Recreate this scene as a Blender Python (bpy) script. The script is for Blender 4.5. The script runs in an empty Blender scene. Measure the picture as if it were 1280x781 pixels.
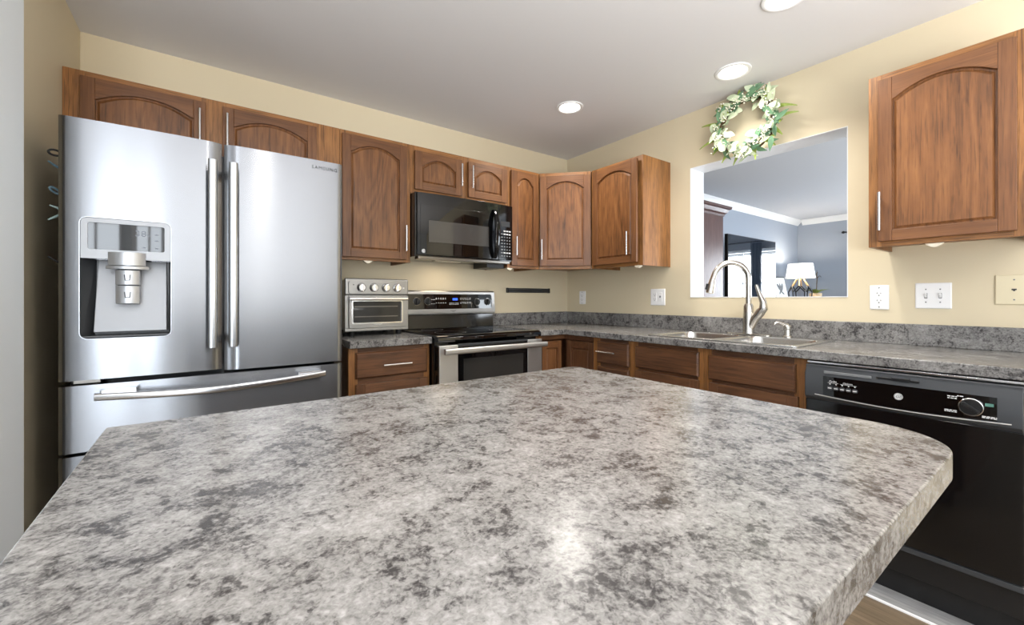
import bpy, bmesh, math, random
from mathutils import Vector, Matrix, noise
random.seed(7)
PI = math.pi
C = bpy.context.scene.collection
scene = bpy.context.scene

# ------------------------------------------------------------------ camera, world, exposure
F_PX, YAW, HORIZON = 524.14, math.radians(35.95), 372.78
cam_d = bpy.data.cameras.new('camera')
cam = bpy.data.objects.new('camera', cam_d); C.objects.link(cam)
cam.location = (-2.741, -2.892, 1.139)
cam.rotation_euler = (PI / 2, 0, -YAW)
cam_d.sensor_width = 36.0
cam_d.lens = 36.0 * F_PX / 1280.0
cam_d.shift_y = (HORIZON - 390.5) / 1280.0
cam_d.clip_start = 0.01
scene.camera = cam
vs = scene.view_settings
vs.view_transform = 'Standard'; vs.look = 'None'; vs.gamma = 1.0; vs.use_curve_mapping = False
vs.exposure = 0.1
w = bpy.data.worlds.new('sky'); scene.world = w; w.use_nodes = True
w.node_tree.nodes['Background'].inputs[0].default_value = (0.82, 0.91, 1.0, 1)
w.node_tree.nodes['Background'].inputs[1].default_value = 1.5

P_DOWN = 7.6        # watts of one ceiling downlight
P_WIN = 170.0        # watts of the daylight through one kitchen window
P_LIV = 150.0        # watts of the daylight through the living room window


def area(name, loc, direction, sx, sy, watts, col=(1, 1, 1), parent=None, shape='RECTANGLE', spread=PI):
    l = bpy.data.lights.new(name, 'AREA'); l.shape = shape; l.size = sx
    if shape == 'RECTANGLE': l.size_y = sy
    l.energy = watts; l.color = col; l.spread = spread
    o = bpy.data.objects.new(name, l); C.objects.link(o)
    o.location = loc
    o.rotation_euler = Vector(direction).to_track_quat('-Z', 'Y').to_euler()
    if parent:
        o.parent = parent
        o.location = Vector(loc) - parent.location
    return o


# daylight outside the windows of the breakfast area behind the camera and of the living room
DAY = (0.86, 0.93, 1.0)
area('daylight_patio_doors', (-3.68, -6.45, 1.15), (0, 1, 0), 1.0, 2.1, 88.0, DAY)
area('added_side_daylight', (-5.75, -4.2, 1.45), (1, 0, 0), 1.7, 1.4, 40.0, DAY)  # added light behind an invented side window, out of view
# added upward fill light, unseen behind the camera, to brighten the ceiling
area('ceiling_fill', (-2.4, -4.4, 1.0), (0.0, 0.0, 1.0), 2.6, 2.2, 212.0, (1.0, 0.985, 0.965))
area('daylight_living_window', (5.75, -1.75, 1.3), (-1, 0, 0.25), 1.6, 1.4, P_LIV, DAY)
area('daylight_living_side', (2.4, -4.6, 1.1), (0, 1, 0.3), 2.2, 1.8, P_LIV * 1.2, DAY)


# ------------------------------------------------------------------ materials
def srgb(r, g, b):
    f = lambda c: (c / 255 / 12.92) if c / 255 <= 0.04045 else ((c / 255 + 0.055) / 1.055) ** 2.4
    return (f(r), f(g), f(b), 1)


def new_mat(name):
    m = bpy.data.materials.new(name); m.use_nodes = True
    nt = m.node_tree
    return m, nt, nt.nodes['Principled BSDF']


def plain(name, col, rough=0.5, metal=0.0, spec=0.5, coat=0.0, emit=None, es=0.0, trans=0.0, aniso=0.0, bump=0.0, bscale=200.0, ior=1.45, var=0.0, alpha=1.0):
    m, nt, b = new_mat(name)
    b.inputs['Base Color'].default_value = col
    b.inputs['Roughness'].default_value = rough
    b.inputs['Metallic'].default_value = metal
    b.inputs['Specular IOR Level'].default_value = spec
    b.inputs['Coat Weight'].default_value = coat
    b.inputs['Transmission Weight'].default_value = trans
    b.inputs['Anisotropic'].default_value = aniso
    b.inputs['IOR'].default_value = ior
    b.inputs['Alpha'].default_value = alpha
    if emit:
        b.inputs['Emission Color'].default_value = emit
        b.inputs['Emission Strength'].default_value = es
    tc = nt.nodes.new('ShaderNodeTexCoord')
    n = nt.nodes.new('ShaderNodeTexNoise'); n.inputs['Scale'].default_value = bscale; n.inputs['Detail'].default_value = 3
    nt.links.new(tc.outputs['Object'], n.inputs['Vector'])
    if bump:
        bp = nt.nodes.new('ShaderNodeBump'); bp.inputs['Strength'].default_value = bump; bp.inputs['Distance'].default_value = 0.002
        nt.links.new(n.outputs['Fac'], bp.inputs['Height']); nt.links.new(bp.outputs['Normal'], b.inputs['Normal'])
    if var:
        mx = nt.nodes.new('ShaderNodeMix'); mx.data_type = 'RGBA'
        mx.inputs[6].default_value = tuple(c * (1 - var) for c in col[:3]) + (1,)
        mx.inputs[7].default_value = tuple(min(1, c * (1 + var)) for c in col[:3]) + (1,)
        nt.links.new(n.outputs['Fac'], mx.inputs[0]); nt.links.new(mx.outputs[2], b.inputs['Base Color'])
    return m


def mth(nt, op, a, b=None, clamp=False):
    n = nt.nodes.new('ShaderNodeMath'); n.operation = op; n.use_clamp = clamp
    for i, v in enumerate((a, b)):
        if v is None: continue
        if isinstance(v, (int, float)): n.inputs[i].default_value = v
        else: nt.links.new(v, n.inputs[i])
    return n.outputs[0]


def ramp(nt, fac, stops):
    r = nt.nodes.new('ShaderNodeValToRGB'); e = r.color_ramp.elements
    while len(e) < len(stops): e.new(0.5)
    for el, (p, c) in zip(e, stops): el.position = p; el.color = c
    nt.links.new(fac, r.inputs[0]); return r.outputs[0]


def noise_tex(nt, vec, scale, detail=4, rough=0.5, dist=0.0):
    n = nt.nodes.new('ShaderNodeTexNoise'); n.inputs['Scale'].default_value = scale
    n.inputs['Detail'].default_value = detail; n.inputs['Roughness'].default_value = rough; n.inputs['Distortion'].default_value = dist
    nt.links.new(vec, n.inputs['Vector']); return n.outputs['Fac']


def wood(name, dark, mid, light, axis='Z', rough=0.36, figure=1.0, pore=0.5, rings=9.0):
    m, nt, b = new_mat(name)
    tc = nt.nodes.new('ShaderNodeTexCoord'); oi = nt.nodes.new('ShaderNodeObjectInfo')
    off = nt.nodes.new('ShaderNodeVectorMath'); off.operation = 'SCALE'
    cv = nt.nodes.new('ShaderNodeCombineXYZ')
    for i in range(3): nt.links.new(oi.outputs['Random'], cv.inputs[i])
    nt.links.new(cv.outputs[0], off.inputs[0]); off.inputs['Scale'].default_value = 37.0
    add = nt.nodes.new('ShaderNodeVectorMath'); add.operation = 'ADD'
    nt.links.new(tc.outputs['Object'], add.inputs[0]); nt.links.new(off.outputs[0], add.inputs[1])

    def mapped(along, across):
        mp = nt.nodes.new('ShaderNodeMapping')
        s = [across] * 3; s['XYZ'.index(axis)] = along
        mp.inputs['Scale'].default_value = s
        nt.links.new(add.outputs[0], mp.inputs['Vector']); return mp.outputs[0]
    big = noise_tex(nt, mapped(0.9, 5.0), 1.0, 2, 0.45, 0.35)
    ring = mth(nt, 'FRACT', mth(nt, 'MULTIPLY', big, rings))
    ring = mth(nt, 'ABSOLUTE', mth(nt, 'SUBTRACT', ring, 0.5))
    ring = mth(nt, 'MULTIPLY', ring, 2.0)
    fine = noise_tex(nt, mapped(5.0, 190.0), 1.0, 3, 0.6)
    mid_n = noise_tex(nt, mapped(3.0, 75.0), 1.0, 3, 0.6)
    jag = noise_tex(nt, mapped(14.0, 60.0), 1.0, 3, 0.6)
    blot = noise_tex(nt, mapped(3.0, 4.5), 1.0, 3, 0.5)
    flame = noise_tex(nt, mapped(7.0, 62.0), 1.0, 2, 0.55)
    patch = noise_tex(nt, mapped(1.6, 4.0), 1.0, 2, 0.5, 0.6)
    fl = ramp(nt, mth(nt, 'ADD', flame, mth(nt, 'MULTIPLY', mth(nt, 'SUBTRACT', patch, 0.5), 0.55)), [(0.54, (0, 0, 0, 1)), (0.64, (1, 1, 1, 1))])
    rr = mth(nt, 'ADD', ring, mth(nt, 'MULTIPLY', mth(nt, 'SUBTRACT', jag, 0.5), 1.3))
    v = mth(nt, 'ADD', mth(nt, 'MULTIPLY', rr, 0.13 * figure), mth(nt, 'MULTIPLY', mid_n, 0.40))
    v = mth(nt, 'ADD', v, mth(nt, 'MULTIPLY', blot, 0.38))
    v = mth(nt, 'ADD', v, 0.14 - 0.065 * figure)
    v = mth(nt, 'SUBTRACT', v, mth(nt, 'MULTIPLY', fl, 0.11 * figure))
    col = ramp(nt, v, [(0.22, dark), (0.52, mid), (0.82, light)])
    pr = ramp(nt, fine, [(0.36, (1, 1, 1, 1)), (0.46, (0, 0, 0, 1))])
    pf = mth(nt, 'MULTIPLY', pr, pore)
    mx = nt.nodes.new('ShaderNodeMix'); mx.data_type = 'RGBA'
    nt.links.new(pf, mx.inputs[0]); nt.links.new(col, mx.inputs[6])
    mx.inputs[7].default_value = tuple(c * 0.55 for c in dark[:3]) + (1,)
    nt.links.new(mx.outputs[2], b.inputs['Base Color'])
    b.inputs['Roughness'].default_value = rough
    b.inputs['Specular IOR Level'].default_value = 0.45
    bp = nt.nodes.new('ShaderNodeBump'); bp.inputs['Strength'].default_value = 0.12; bp.inputs['Distance'].default_value = 0.001
    nt.links.new(fine, bp.inputs['Height']); nt.links.new(bp.outputs['Normal'], b.inputs['Normal'])
    return m


def laminate(name):
    m, nt, b = new_mat(name)
    tc = nt.nodes.new('ShaderNodeTexCoord'); o = tc.outputs['Object']
    n0 = noise_tex(nt, o, 6.0, 3, 0.55, 0.4)
    n1 = noise_tex(nt, o, 21.0, 5, 0.62, 0.6)
    n2 = noise_tex(nt, o, 85.0, 3, 0.62, 0.9)
    n3 = noise_tex(nt, o, 230.0, 2, 0.6, 0.5)
    n4 = noise_tex(nt, o, 80.0, 3, 0.6, 0.7)
    s = mth(nt, 'ADD', mth(nt, 'MULTIPLY', n0, 0.34), mth(nt, 'MULTIPLY', n1, 0.36))
    s = mth(nt, 'ADD', s, mth(nt, 'MULTIPLY', n2, 0.46))
    s = mth(nt, 'ADD', s, mth(nt, 'MULTIPLY', n3, 0.40))
    s = mth(nt, 'SUBTRACT', s, 0.29)
    fk = ramp(nt, mth(nt, 'ADD', n4, mth(nt, 'MULTIPLY', mth(nt, 'SUBTRACT', 0.5, n1), 0.9)), [(0.56, (0, 0, 0, 1)), (0.66, (1, 1, 1, 1))])
    s = mth(nt, 'SUBTRACT', s, mth(nt, 'MULTIPLY', fk, 0.11))
    col = ramp(nt, s, [(0.28, srgb(56, 54, 54)), (0.39, srgb(91, 89, 88)), (0.48, srgb(121, 119, 117)), (0.58, srgb(140, 138, 136)), (0.72, srgb(162, 160, 158))])
    nt.links.new(col, b.inputs['Base Color'])
    b.inputs['Roughness'].default_value = 0.225
    b.inputs['Specular IOR Level'].default_value = 0.5
    bp = nt.nodes.new('ShaderNodeBump'); bp.inputs['Strength'].default_value = 0.05; bp.inputs['Distance'].default_value = 0.001
    nt.links.new(n2, bp.inputs['Height']); nt.links.new(bp.outputs['Normal'], b.inputs['Normal'])
    return m


def brushed(name, col, rough=0.2, aniso=0.6, axis='X'):
    m, nt, b = new_mat(name)
    b.inputs['Metallic'].default_value = 1.0
    b.inputs['Base Color'].default_value = col
    b.inputs['Anisotropic'].default_value = aniso
    b.inputs['Anisotropic Rotation'].default_value = 0.25
    tc = nt.nodes.new('ShaderNodeTexCoord'); mp = nt.nodes.new('ShaderNodeMapping')
    s = [260.0] * 3; s['XYZ'.index(axis)] = 3.0
    mp.inputs['Scale'].default_value = s
    nt.links.new(tc.outputs['Object'], mp.inputs['Vector'])
    n = noise_tex(nt, mp.outputs[0], 1.0, 2, 0.5)
    mr = nt.nodes.new('ShaderNodeMapRange')
    mr.inputs[3].default_value = rough * 0.96; mr.inputs[4].default_value = rough * 1.05
    nt.links.new(n, mr.inputs[0]); nt.links.new(mr.outputs[0], b.inputs['Roughness'])
    return m


M = {}
M['wall'] = plain('cream wall paint', srgb(216, 203, 174), 0.6, bump=0.06, bscale=500)
M['ceiling'] = plain('flat white ceiling paint', srgb(222, 222, 224), 0.85, bump=0.05, bscale=400)
M['grey_wall'] = plain('pale grey wall paint', srgb(222, 228, 232), 0.6, bump=0.05, bscale=500)
M['blue_wall'] = plain('blue grey wall paint', srgb(158, 166, 178), 0.65, bump=0.05, bscale=500)
M['liv_ceiling'] = plain('living room ceiling paint', srgb(205, 207, 212), 0.85)
M['white'] = plain('white trim paint', srgb(236, 237, 238), 0.35)
M['door'] = wood('oak door upright grain', srgb(70, 44, 27), srgb(113, 74, 45), srgb(140, 96, 59), 'Z', 0.34, 0.55, 0.35)
M['door_h'] = wood('oak door level grain', srgb(70, 44, 27), srgb(113, 74, 45), srgb(140, 96, 59), 'X', 0.34, 0.5, 0.35)
M['panel'] = wood('oak panel grain', srgb(70, 44, 26), srgb(118, 77, 45), srgb(146, 100, 60), 'Z', 0.32, 1.15, 0.4, 11.0)
M['frame'] = wood('oak frame upright grain', srgb(86, 55, 30), srgb(146, 99, 55), srgb(178, 124, 72), 'Z', 0.38, 0.9, 0.6)
M['frame_h'] = wood('oak frame level grain', srgb(86, 55, 30), srgb(146, 99, 55), srgb(178, 124, 72), 'X', 0.38, 0.8, 0.6)
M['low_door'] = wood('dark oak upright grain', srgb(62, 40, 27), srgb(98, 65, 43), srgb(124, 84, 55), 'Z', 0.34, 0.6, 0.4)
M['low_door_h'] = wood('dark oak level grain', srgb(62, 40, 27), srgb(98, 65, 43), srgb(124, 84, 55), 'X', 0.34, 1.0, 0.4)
M['walnut'] = wood('dark walnut furniture', srgb(58, 40, 38), srgb(92, 66, 62), srgb(118, 90, 84), 'Z', 0.3, 0.5, 0.3)
M['floor'] = wood('greige floor plank', srgb(84, 72, 58), srgb(118, 103, 84), srgb(146, 130, 108), 'Y', 0.4, 0.8, 0.4)
M['floor_strip'] = wood('grey floor plank', srgb(112, 112, 112), srgb(148, 148, 148), srgb(176, 176, 176), 'Y', 0.45, 0.8, 0.4)
M['laminate'] = laminate('speckled grey laminate')
M['steel'] = brushed('brushed stainless steel', srgb(136, 138, 142), 0.235, 0.94, 'X')
M['steel_trim'] = brushed('polished stainless trim', srgb(215, 216, 218), 0.22, 0.5, 'X')
M['steel_dull'] = brushed('satin stainless', srgb(196, 196, 195), 0.42, 0.4, 'X')
M['toaster_steel'] = brushed('grey toaster steel', srgb(158, 158, 157), 0.36, 0.4, 'X')
M['spout_steel'] = plain('silver dispenser metal', srgb(188, 191, 196), 0.34, 0.75)
M['steel_handle'] = brushed('brushed handle steel', srgb(168, 169, 171), 0.26, 0.5, 'Z')
M['steel_sink'] = plain('sink stainless', srgb(208, 208, 206), 0.24, 1.0, aniso=0.3)
M['nickel'] = plain('brushed nickel', srgb(196, 192, 186), 0.24, 1.0)
M['nickel_dark'] = plain('dark nickel', srgb(120, 117, 112), 0.28, 1.0)
M['chrome'] = plain('bright handle steel', srgb(225, 225, 226), 0.14, 1.0)
M['black_gloss'] = plain('black gloss enamel', srgb(12, 12, 13), 0.08, spec=0.5)
M['black_glass'] = plain('black glass', srgb(8, 8, 9), 0.03, spec=0.55)
M['black'] = plain('black plastic', srgb(22, 22, 23), 0.4)
M['dark_grey'] = plain('charcoal plastic', srgb(58, 60, 63), 0.32)
M['mid_grey'] = plain('grey plastic', srgb(128, 130, 134), 0.35)
M['disp_grey'] = plain('silver grey plastic', srgb(158, 160, 164), 0.38, metal=0.3)
M['window_tint'] = plain('tinted oven window', srgb(46, 45, 43), 0.05, spec=0.55)
M['mw_window'] = plain('tinted microwave window', srgb(66, 64, 62), 0.10, spec=0.5)
M['mark_white'] = plain('printed white marks', srgb(215, 215, 215), 0.5)
M['mark_grey'] = plain('printed grey marks', srgb(120, 122, 124), 0.5)
M['mark_dark'] = plain('dark printed marks', srgb(45, 46, 48), 0.4)
M['blue_display'] = plain('blue lit display', srgb(20, 40, 160), 0.3, emit=srgb(60, 110, 255), es=1.4)
M['dim_display'] = plain('dim lit digits', srgb(90, 95, 105), 0.3, emit=srgb(140, 150, 165), es=0.12)
M['plate'] = plain('white wall plate', srgb(240, 240, 240), 0.3)
M['plate_beige'] = plain('beige wall plate', srgb(222, 211, 180), 0.3)
M['tab'] = plain('cream plastic tab', srgb(232, 222, 202), 0.4)
M['lens'] = plain('lit lamp lens', srgb(255, 255, 255), 0.4, emit=(1.0, 0.95, 0.87, 1), es=22.0)
M['leaf_pale'] = plain('pale eucalyptus leaf', srgb(196, 208, 176), 0.5, var=0.12, bscale=60)
M['leaf_sage'] = plain('sage leaf', srgb(98, 134, 102), 0.5, var=0.25, bscale=40)
M['leaf_green'] = plain('fresh green leaf', srgb(140, 158, 72), 0.5, var=0.3, bscale=60)
M['blossom'] = plain('white blossom', srgb(232, 229, 212), 0.6, var=0.06, bscale=80)
M['vine'] = plain('brown vine', srgb(96, 78, 52), 0.8, bump=0.4, bscale=150)
M['shade'] = plain('white linen shade', srgb(248, 246, 240), 0.8, emit=(1.0, 0.96, 0.9, 1), es=0.75)
M['tv'] = plain('dark television glass', srgb(18, 24, 34), 0.03, spec=1.0, coat=1.0)
M['gold'] = plain('warm gold metal', srgb(214, 172, 120), 0.35, 0.6)
M['paper'] = plain('white print paper', srgb(240, 240, 238), 0.6)
M['curtain'] = plain('blue grey curtain', srgb(120, 135, 155), 0.8)
M['blind'] = plain('white blind slat', srgb(240, 243, 246), 0.5, emit=(0.85, 0.93, 1, 1), es=0.0)
M['pot'] = plain('tan clay pot', srgb(196, 172, 140), 0.7)
M['clip_blue'] = plain('slate blue clip plastic', srgb(84, 112, 130), 0.35)
M['clip_pale'] = plain('pale teal clip plastic', srgb(160, 186, 188), 0.35)
M['sticker'] = plain('green sticker', srgb(84, 128, 116), 0.5)
M['glass'] = plain('clear glass', srgb(250, 250, 250), 0.0, trans=1.0)


# ------------------------------------------------------------------ mesh helper
class MB:
    def __init__(s): s.v, s.f, s.m = [], [], []

    def add(s, vs_, fs_, mi=0):
        b = len(s.v); s.v += [Vector(p) for p in vs_]
        for f in fs_: s.f.append([b + i for i in f]); s.m.append(mi)
        return s

    def box(s, x0, x1, y0, y1, z0, z1, mi=0):
        x0, x1 = min(x0, x1), max(x0, x1); y0, y1 = min(y0, y1), max(y0, y1); z0, z1 = min(z0, z1), max(z0, z1)
        return s.add([(x0, y0, z0), (x1, y0, z0), (x1, y1, z0), (x0, y1, z0), (x0, y0, z1), (x1, y0, z1), (x1, y1, z1), (x0, y1, z1)],
                     [(3, 2, 1, 0), (4, 5, 6, 7), (0, 1, 5, 4), (1, 2, 6, 5), (2, 3, 7, 6), (3, 0, 4, 7)], mi)

    def prism(s, poly, axis, a, b, mi=0):
        """poly of 2D points in the plane across axis ('X': (y,z), 'Y': (x,z), 'Z': (x,y)), from a to b"""
        def P(p, t): return {'X': (t, p[0], p[1]), 'Y': (p[0], t, p[1]), 'Z': (p[0], p[1], t)}[axis]
        n = len(poly)
        return s.add([P(p, a) for p in poly] + [P(p, b) for p in poly],
                     [tuple(range(n))[::-1], tuple(range(n, 2 * n))] + [(i, (i + 1) % n, n + (i + 1) % n, n + i) for i in range(n)], mi)

    def loops(s, loops, mi=0, cap0=False, cap1=False, closed=True):
        n = len(loops[0]); b = len(s.v)
        for l in loops: s.v += [Vector(p) for p in l]
        for k in range(len(loops) - 1):
            for i in range(n if closed else n - 1):
                j = (i + 1) % n
                s.f.append([b + k * n + i, b + k * n + j, b + (k + 1) * n + j, b + (k + 1) * n + i]); s.m.append(mi)
        if cap0: s.f.append([b + i for i in range(n)][::-1]); s.m.append(mi)
        if cap1: s.f.append([b + (len(loops) - 1) * n + i for i in range(n)]); s.m.append(mi)
        return s

    def tube(s, pts, r, seg=12, mi=0, caps=True):
        pts = [Vector(p) for p in pts]; L = []
        rs = r if isinstance(r, (list, tuple)) else [r] * len(pts)
        up = None
        for i, p in enumerate(pts):
            t = (pts[min(i + 1, len(pts) - 1)] - pts[max(i - 1, 0)]).normalized()
            if up is None:
                up = Vector((0, 0, 1)) if abs(t.z) < 0.9 else Vector((1, 0, 0))
            u = (up - t * up.dot(t)).normalized(); v = t.cross(u); up = u
            L.append([p + (u * math.cos(2 * PI * k / seg) + v * math.sin(2 * PI * k / seg)) * rs[i] for k in range(seg)])
        return s.loops(L, mi, caps, caps)

    def lathe(s, prof, center, axis='Z', seg=24, mi=0, caps=True):
        c = Vector(center); L = []
        for r, h in prof:
            lo = []
            for k in range(seg):
                a = 2 * PI * k / seg; p, q = r * math.cos(a), r * math.sin(a)
                lo.append(c + Vector({'Z': (p, q, h), 'Y': (p, -h, q), 'X': (-h, p, q)}[axis]))
            L.append(lo)
        return s.loops(L, mi, caps, caps)

    def text(s, body, size, at, xdir=(1, 0, 0), zdir=(0, 0, 1), depth=0.0006, mi=0, align='CENTER', shear=0.0, space=1.0):
        cu = bpy.data.curves.new('t', 'FONT'); cu.body = body; cu.size = size; cu.align_x = align; cu.align_y = 'CENTER'
        cu.extrude = depth; cu.resolution_u = 3; cu.shear = shear; cu.space_character = space
        o = bpy.data.objects.new('t', cu); C.objects.link(o)
        dg = bpy.context.evaluated_depsgraph_get()
        me = bpy.data.meshes.new_from_object(o.evaluated_get(dg))
        X, Z = Vector(xdir), Vector(zdir); N = X.cross(Z)
        s.add([Vector(at) + X * v.co.x + Z * v.co.y + N * v.co.z for v in me.vertices], [tuple(p.vertices) for p in me.polygons], mi)
        bpy.data.objects.remove(o); bpy.data.curves.remove(cu); bpy.data.meshes.remove(me)
        return s

    def xf(s, mat):
        s.v = [mat @ p for p in s.v]; return s

    def build(s, name, mats, parent=None, bevel=0.0, seg=2, smooth=True, ang=32, world=True):
        me = bpy.data.meshes.new(name)
        off = Vector((0, 0, 0))
        if parent and world:
            r = parent
            while r.parent: r = r.parent
            off = r.location
            if abs(r.rotation_euler.z) > 1e-6: off = Vector((0, 0, 0))
        me.from_pydata([tuple(p - off) for p in s.v], [], s.f)
        if not isinstance(mats, (list, tuple)): mats = [mats]
        for m in mats: me.materials.append(M[m] if isinstance(m, str) else m)
        me.polygons.foreach_set('material_index', s.m)
        bm = bmesh.new(); bm.from_mesh(me); bmesh.ops.recalc_face_normals(bm, faces=bm.faces); bm.to_mesh(me); bm.free()
        if smooth:
            me.polygons.foreach_set('use_smooth', [True] * len(me.polygons))
            me.set_sharp_from_angle(angle=math.radians(ang))
        o = bpy.data.objects.new(name, me); C.objects.link(o)
        if parent: o.parent = parent
        if bevel:
            b = o.modifiers.new('edge', 'BEVEL'); b.width = bevel; b.segments = seg; b.limit_method = 'ANGLE'; b.angle_limit = math.radians(40)
            b.harden_normals = True
        return o


def tag(o, label, cat, group=None):
    o['label'] = label; o['category'] = cat
    if group: o['group'] = group
    return o


def thing(name, label, cat, loc=(0, 0, 0), rz=0.0, group=None):
    o = bpy.data.objects.new(name, None); C.objects.link(o)
    o.empty_display_size = 0.05
    o.location = loc; o.rotation_euler = (0, 0, rz)
    return tag(o, label, cat, group)


def struct(name, mb, mat, **k):
    o = mb.build(name, mat, **k); o['kind'] = 'structure'; return o


def rrect(cx, cz, w_, h_, r, n=5):
    out = []
    for (sx, sz, a0) in ((1, 1, 0), (-1, 1, PI / 2), (-1, -1, PI), (1, -1, 1.5 * PI)):
        for k in range(n + 1):
            a = a0 + PI / 2 * k / n
            out.append((cx + sx * (w_ / 2 - r) + r * math.cos(a), cz + sz * (h_ / 2 - r) + r * math.sin(a)))
    return out


def plate_with_holes(outer, holes, z0, z1, mi=0):
    """flat slab in XY with holes, as (verts, faces)"""
    bm = bmesh.new(); rings = []
    for ring in [outer] + holes:
        vs_ = [bm.verts.new((x, y, z1)) for x, y in ring]
        for i in range(len(vs_)): bm.edges.new((vs_[i], vs_[(i + 1) % len(vs_)]))
        rings.append(vs_)
    bmesh.ops.triangle_fill(bm, use_beauty=True, use_dissolve=False, edges=bm.edges[:])
    bm.verts.index_update()
    top = [[v.index for v in f.verts] for f in bm.faces]
    vt = [v.co.copy() for v in bm.verts]; n = len(vt)
    vb = [Vector((v.x, v.y, z0)) for v in vt]
    faces = top + [[n + i for i in f[::-1]] for f in top]
    for r in rings:
        ids = [v.index for v in r]
        for i in range(len(ids)):
            a, b = ids[i], ids[(i + 1) % len(ids)]
            faces.append([a, b, n + b, n + a])
    bm.free()
    return vt + vb, faces


def difference(name, base, cutters, mats, parent):
    """base MB minus cutter MBs, as one finished mesh"""
    bo = base.build(name, mats, None, smooth=False)
    cs = [c.build('cut', mats, None, smooth=False) for c in cutters]
    for c in cs:
        md = bo.modifiers.new('b', 'BOOLEAN'); md.operation = 'DIFFERENCE'; md.object = c; md.solver = 'EXACT'
    dg = bpy.context.evaluated_depsgraph_get()
    me = bpy.data.meshes.new_from_object(bo.evaluated_get(dg))
    for o in [bo] + cs:
        d = o.data; bpy.data.objects.remove(o); bpy.data.meshes.remove(d)
    me.transform(Matrix.Translation(-parent.location)) if parent else None
    me.name = name
    me.polygons.foreach_set('use_smooth', [True] * len(me.polygons)); me.set_sharp_from_angle(angle=math.radians(30))
    o = bpy.data.objects.new(name, me); C.objects.link(o); o.parent = parent
    return o


# ------------------------------------------------------------------ room shell
H_C = 2.44
XL = -3.245
struct('floor', MB().box(-5.6, 0.0, -6.3, 0.12, -0.1, 0.0), 'floor')
struct('ceiling', MB().box(-5.6, 0.166, -6.3, 0.12, H_C, H_C + 0.1), 'ceiling')
struct('wall_back', MB().box(XL - 0.1, 0.166, 0.0, 0.12, 0, H_C), 'wall')
OY0, OY1, OZ0, OZ1 = -1.244, -2.140, 1.145, 2.051
WT = 0.166
mb = MB(); mb.box(0, WT, OY0, 0.0, 0, H_C); mb.box(0, WT, -6.3, OY1, 0, H_C)
mb.box(0, WT, OY1, OY0, 0, OZ0); mb.box(0, WT, OY1, OY0, OZ1, H_C)
struct('wall_right', mb, 'wall')
mb = MB(); t = 0.004
mb.box(-0.001, WT + 0.001, OY0 - t, OY0, OZ0, OZ1); mb.box(-0.001, WT + 0.001, OY1, OY1 + t, OZ0, OZ1)
mb.box(-0.001, WT + 0.001, OY1, OY0, OZ1 - t, OZ1); mb.box(-0.003, WT + 0.003, OY1, OY0, OZ0, OZ0 + t)
struct('trim_1', mb, 'white')
struct('wall_left', MB().box(XL - 0.1, XL, -1.0, 0.0, 0, H_C), 'wall')
struct('wall_left_return', MB().box(XL - 0.1, -3.19, -1.28, -1.0, 0, H_C), 'grey_wall', bevel=0.006)
struct('wall_left_far', MB().box(-5.6, XL - 0.1, -1.28, -1.16, 0, H_C), 'grey_wall')


def wall_with_windows(name, axis, at, thick, a0, a1, wins, mat):
    """wall along 'X' (at fixed y) or 'Y' (at fixed x) with rectangular openings (a_lo, a_hi, z_lo, z_hi)"""
    mb = MB(); cur = a0
    def B(p, q, z0, z1):
        if axis == 'X': mb.box(p, q, at, at + thick, z0, z1)
        else: mb.box(at, at + thick, p, q, z0, z1)
    for (p, q, z0, z1) in sorted(wins):
        B(cur, p, 0, H_C); B(p, q, z1, H_C)
        if z0 > 0.01: B(p, q, 0, z0)
        cur = q
    B(cur, a1, 0, H_C)
    return struct(name, mb, mat)


WIN_N = [0]


def window(axis, at, thick, p, q, z0, z1, nx, nz, deep=0.06):
    WIN_N[0] += 1
    mb = MB(); fr = 0.05; mid = at + thick / 2
    def B(a, b, c, d, e=0.03):
        if axis == 'X': mb.box(a, b, mid - e, mid + e, c, d)
        else: mb.box(mid - e, mid + e, a, b, c, d)
    B(p, p + fr, z0, z1); B(q - fr, q, z0, z1); B(p, q, z0, z0 + fr); B(p, q, z1 - fr, z1)
    for i in range(1, nx): x = p + (q - p) * i / nx; B(x - 0.012, x + 0.012, z0, z1, 0.015)
    for i in range(1, nz): z = z0 + (z1 - z0) * i / nz; B(p, q, z - 0.01, z + 0.01, 0.015)
    return struct('window_%d' % WIN_N[0], mb, 'white')


wall_with_windows('wall_front', 'X', -6.3, 0.12, -5.6, 0.166, [(-4.16, -3.62, 0.1, 2.15), (-3.55, -3.20, 0.1, 2.15)], 'grey_wall')
window('X', -6.3, 0.12, -4.16, -3.62, 0.1, 2.15, 2, 5)
window('X', -6.3, 0.12, -3.55, -3.20, 0.1, 2.15, 2, 5)
wall_with_windows('wall_left_dining', 'Y', -5.6, 0.12, -6.3, -1.16, [(-5.0, -3.4, 0.8, 2.1)], 'grey_wall')
window('Y', -5.6, 0.12, -5.0, -3.4, 0.8, 2.1, 4, 3)  # unseen side window, invented to let in the added daylight

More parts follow.
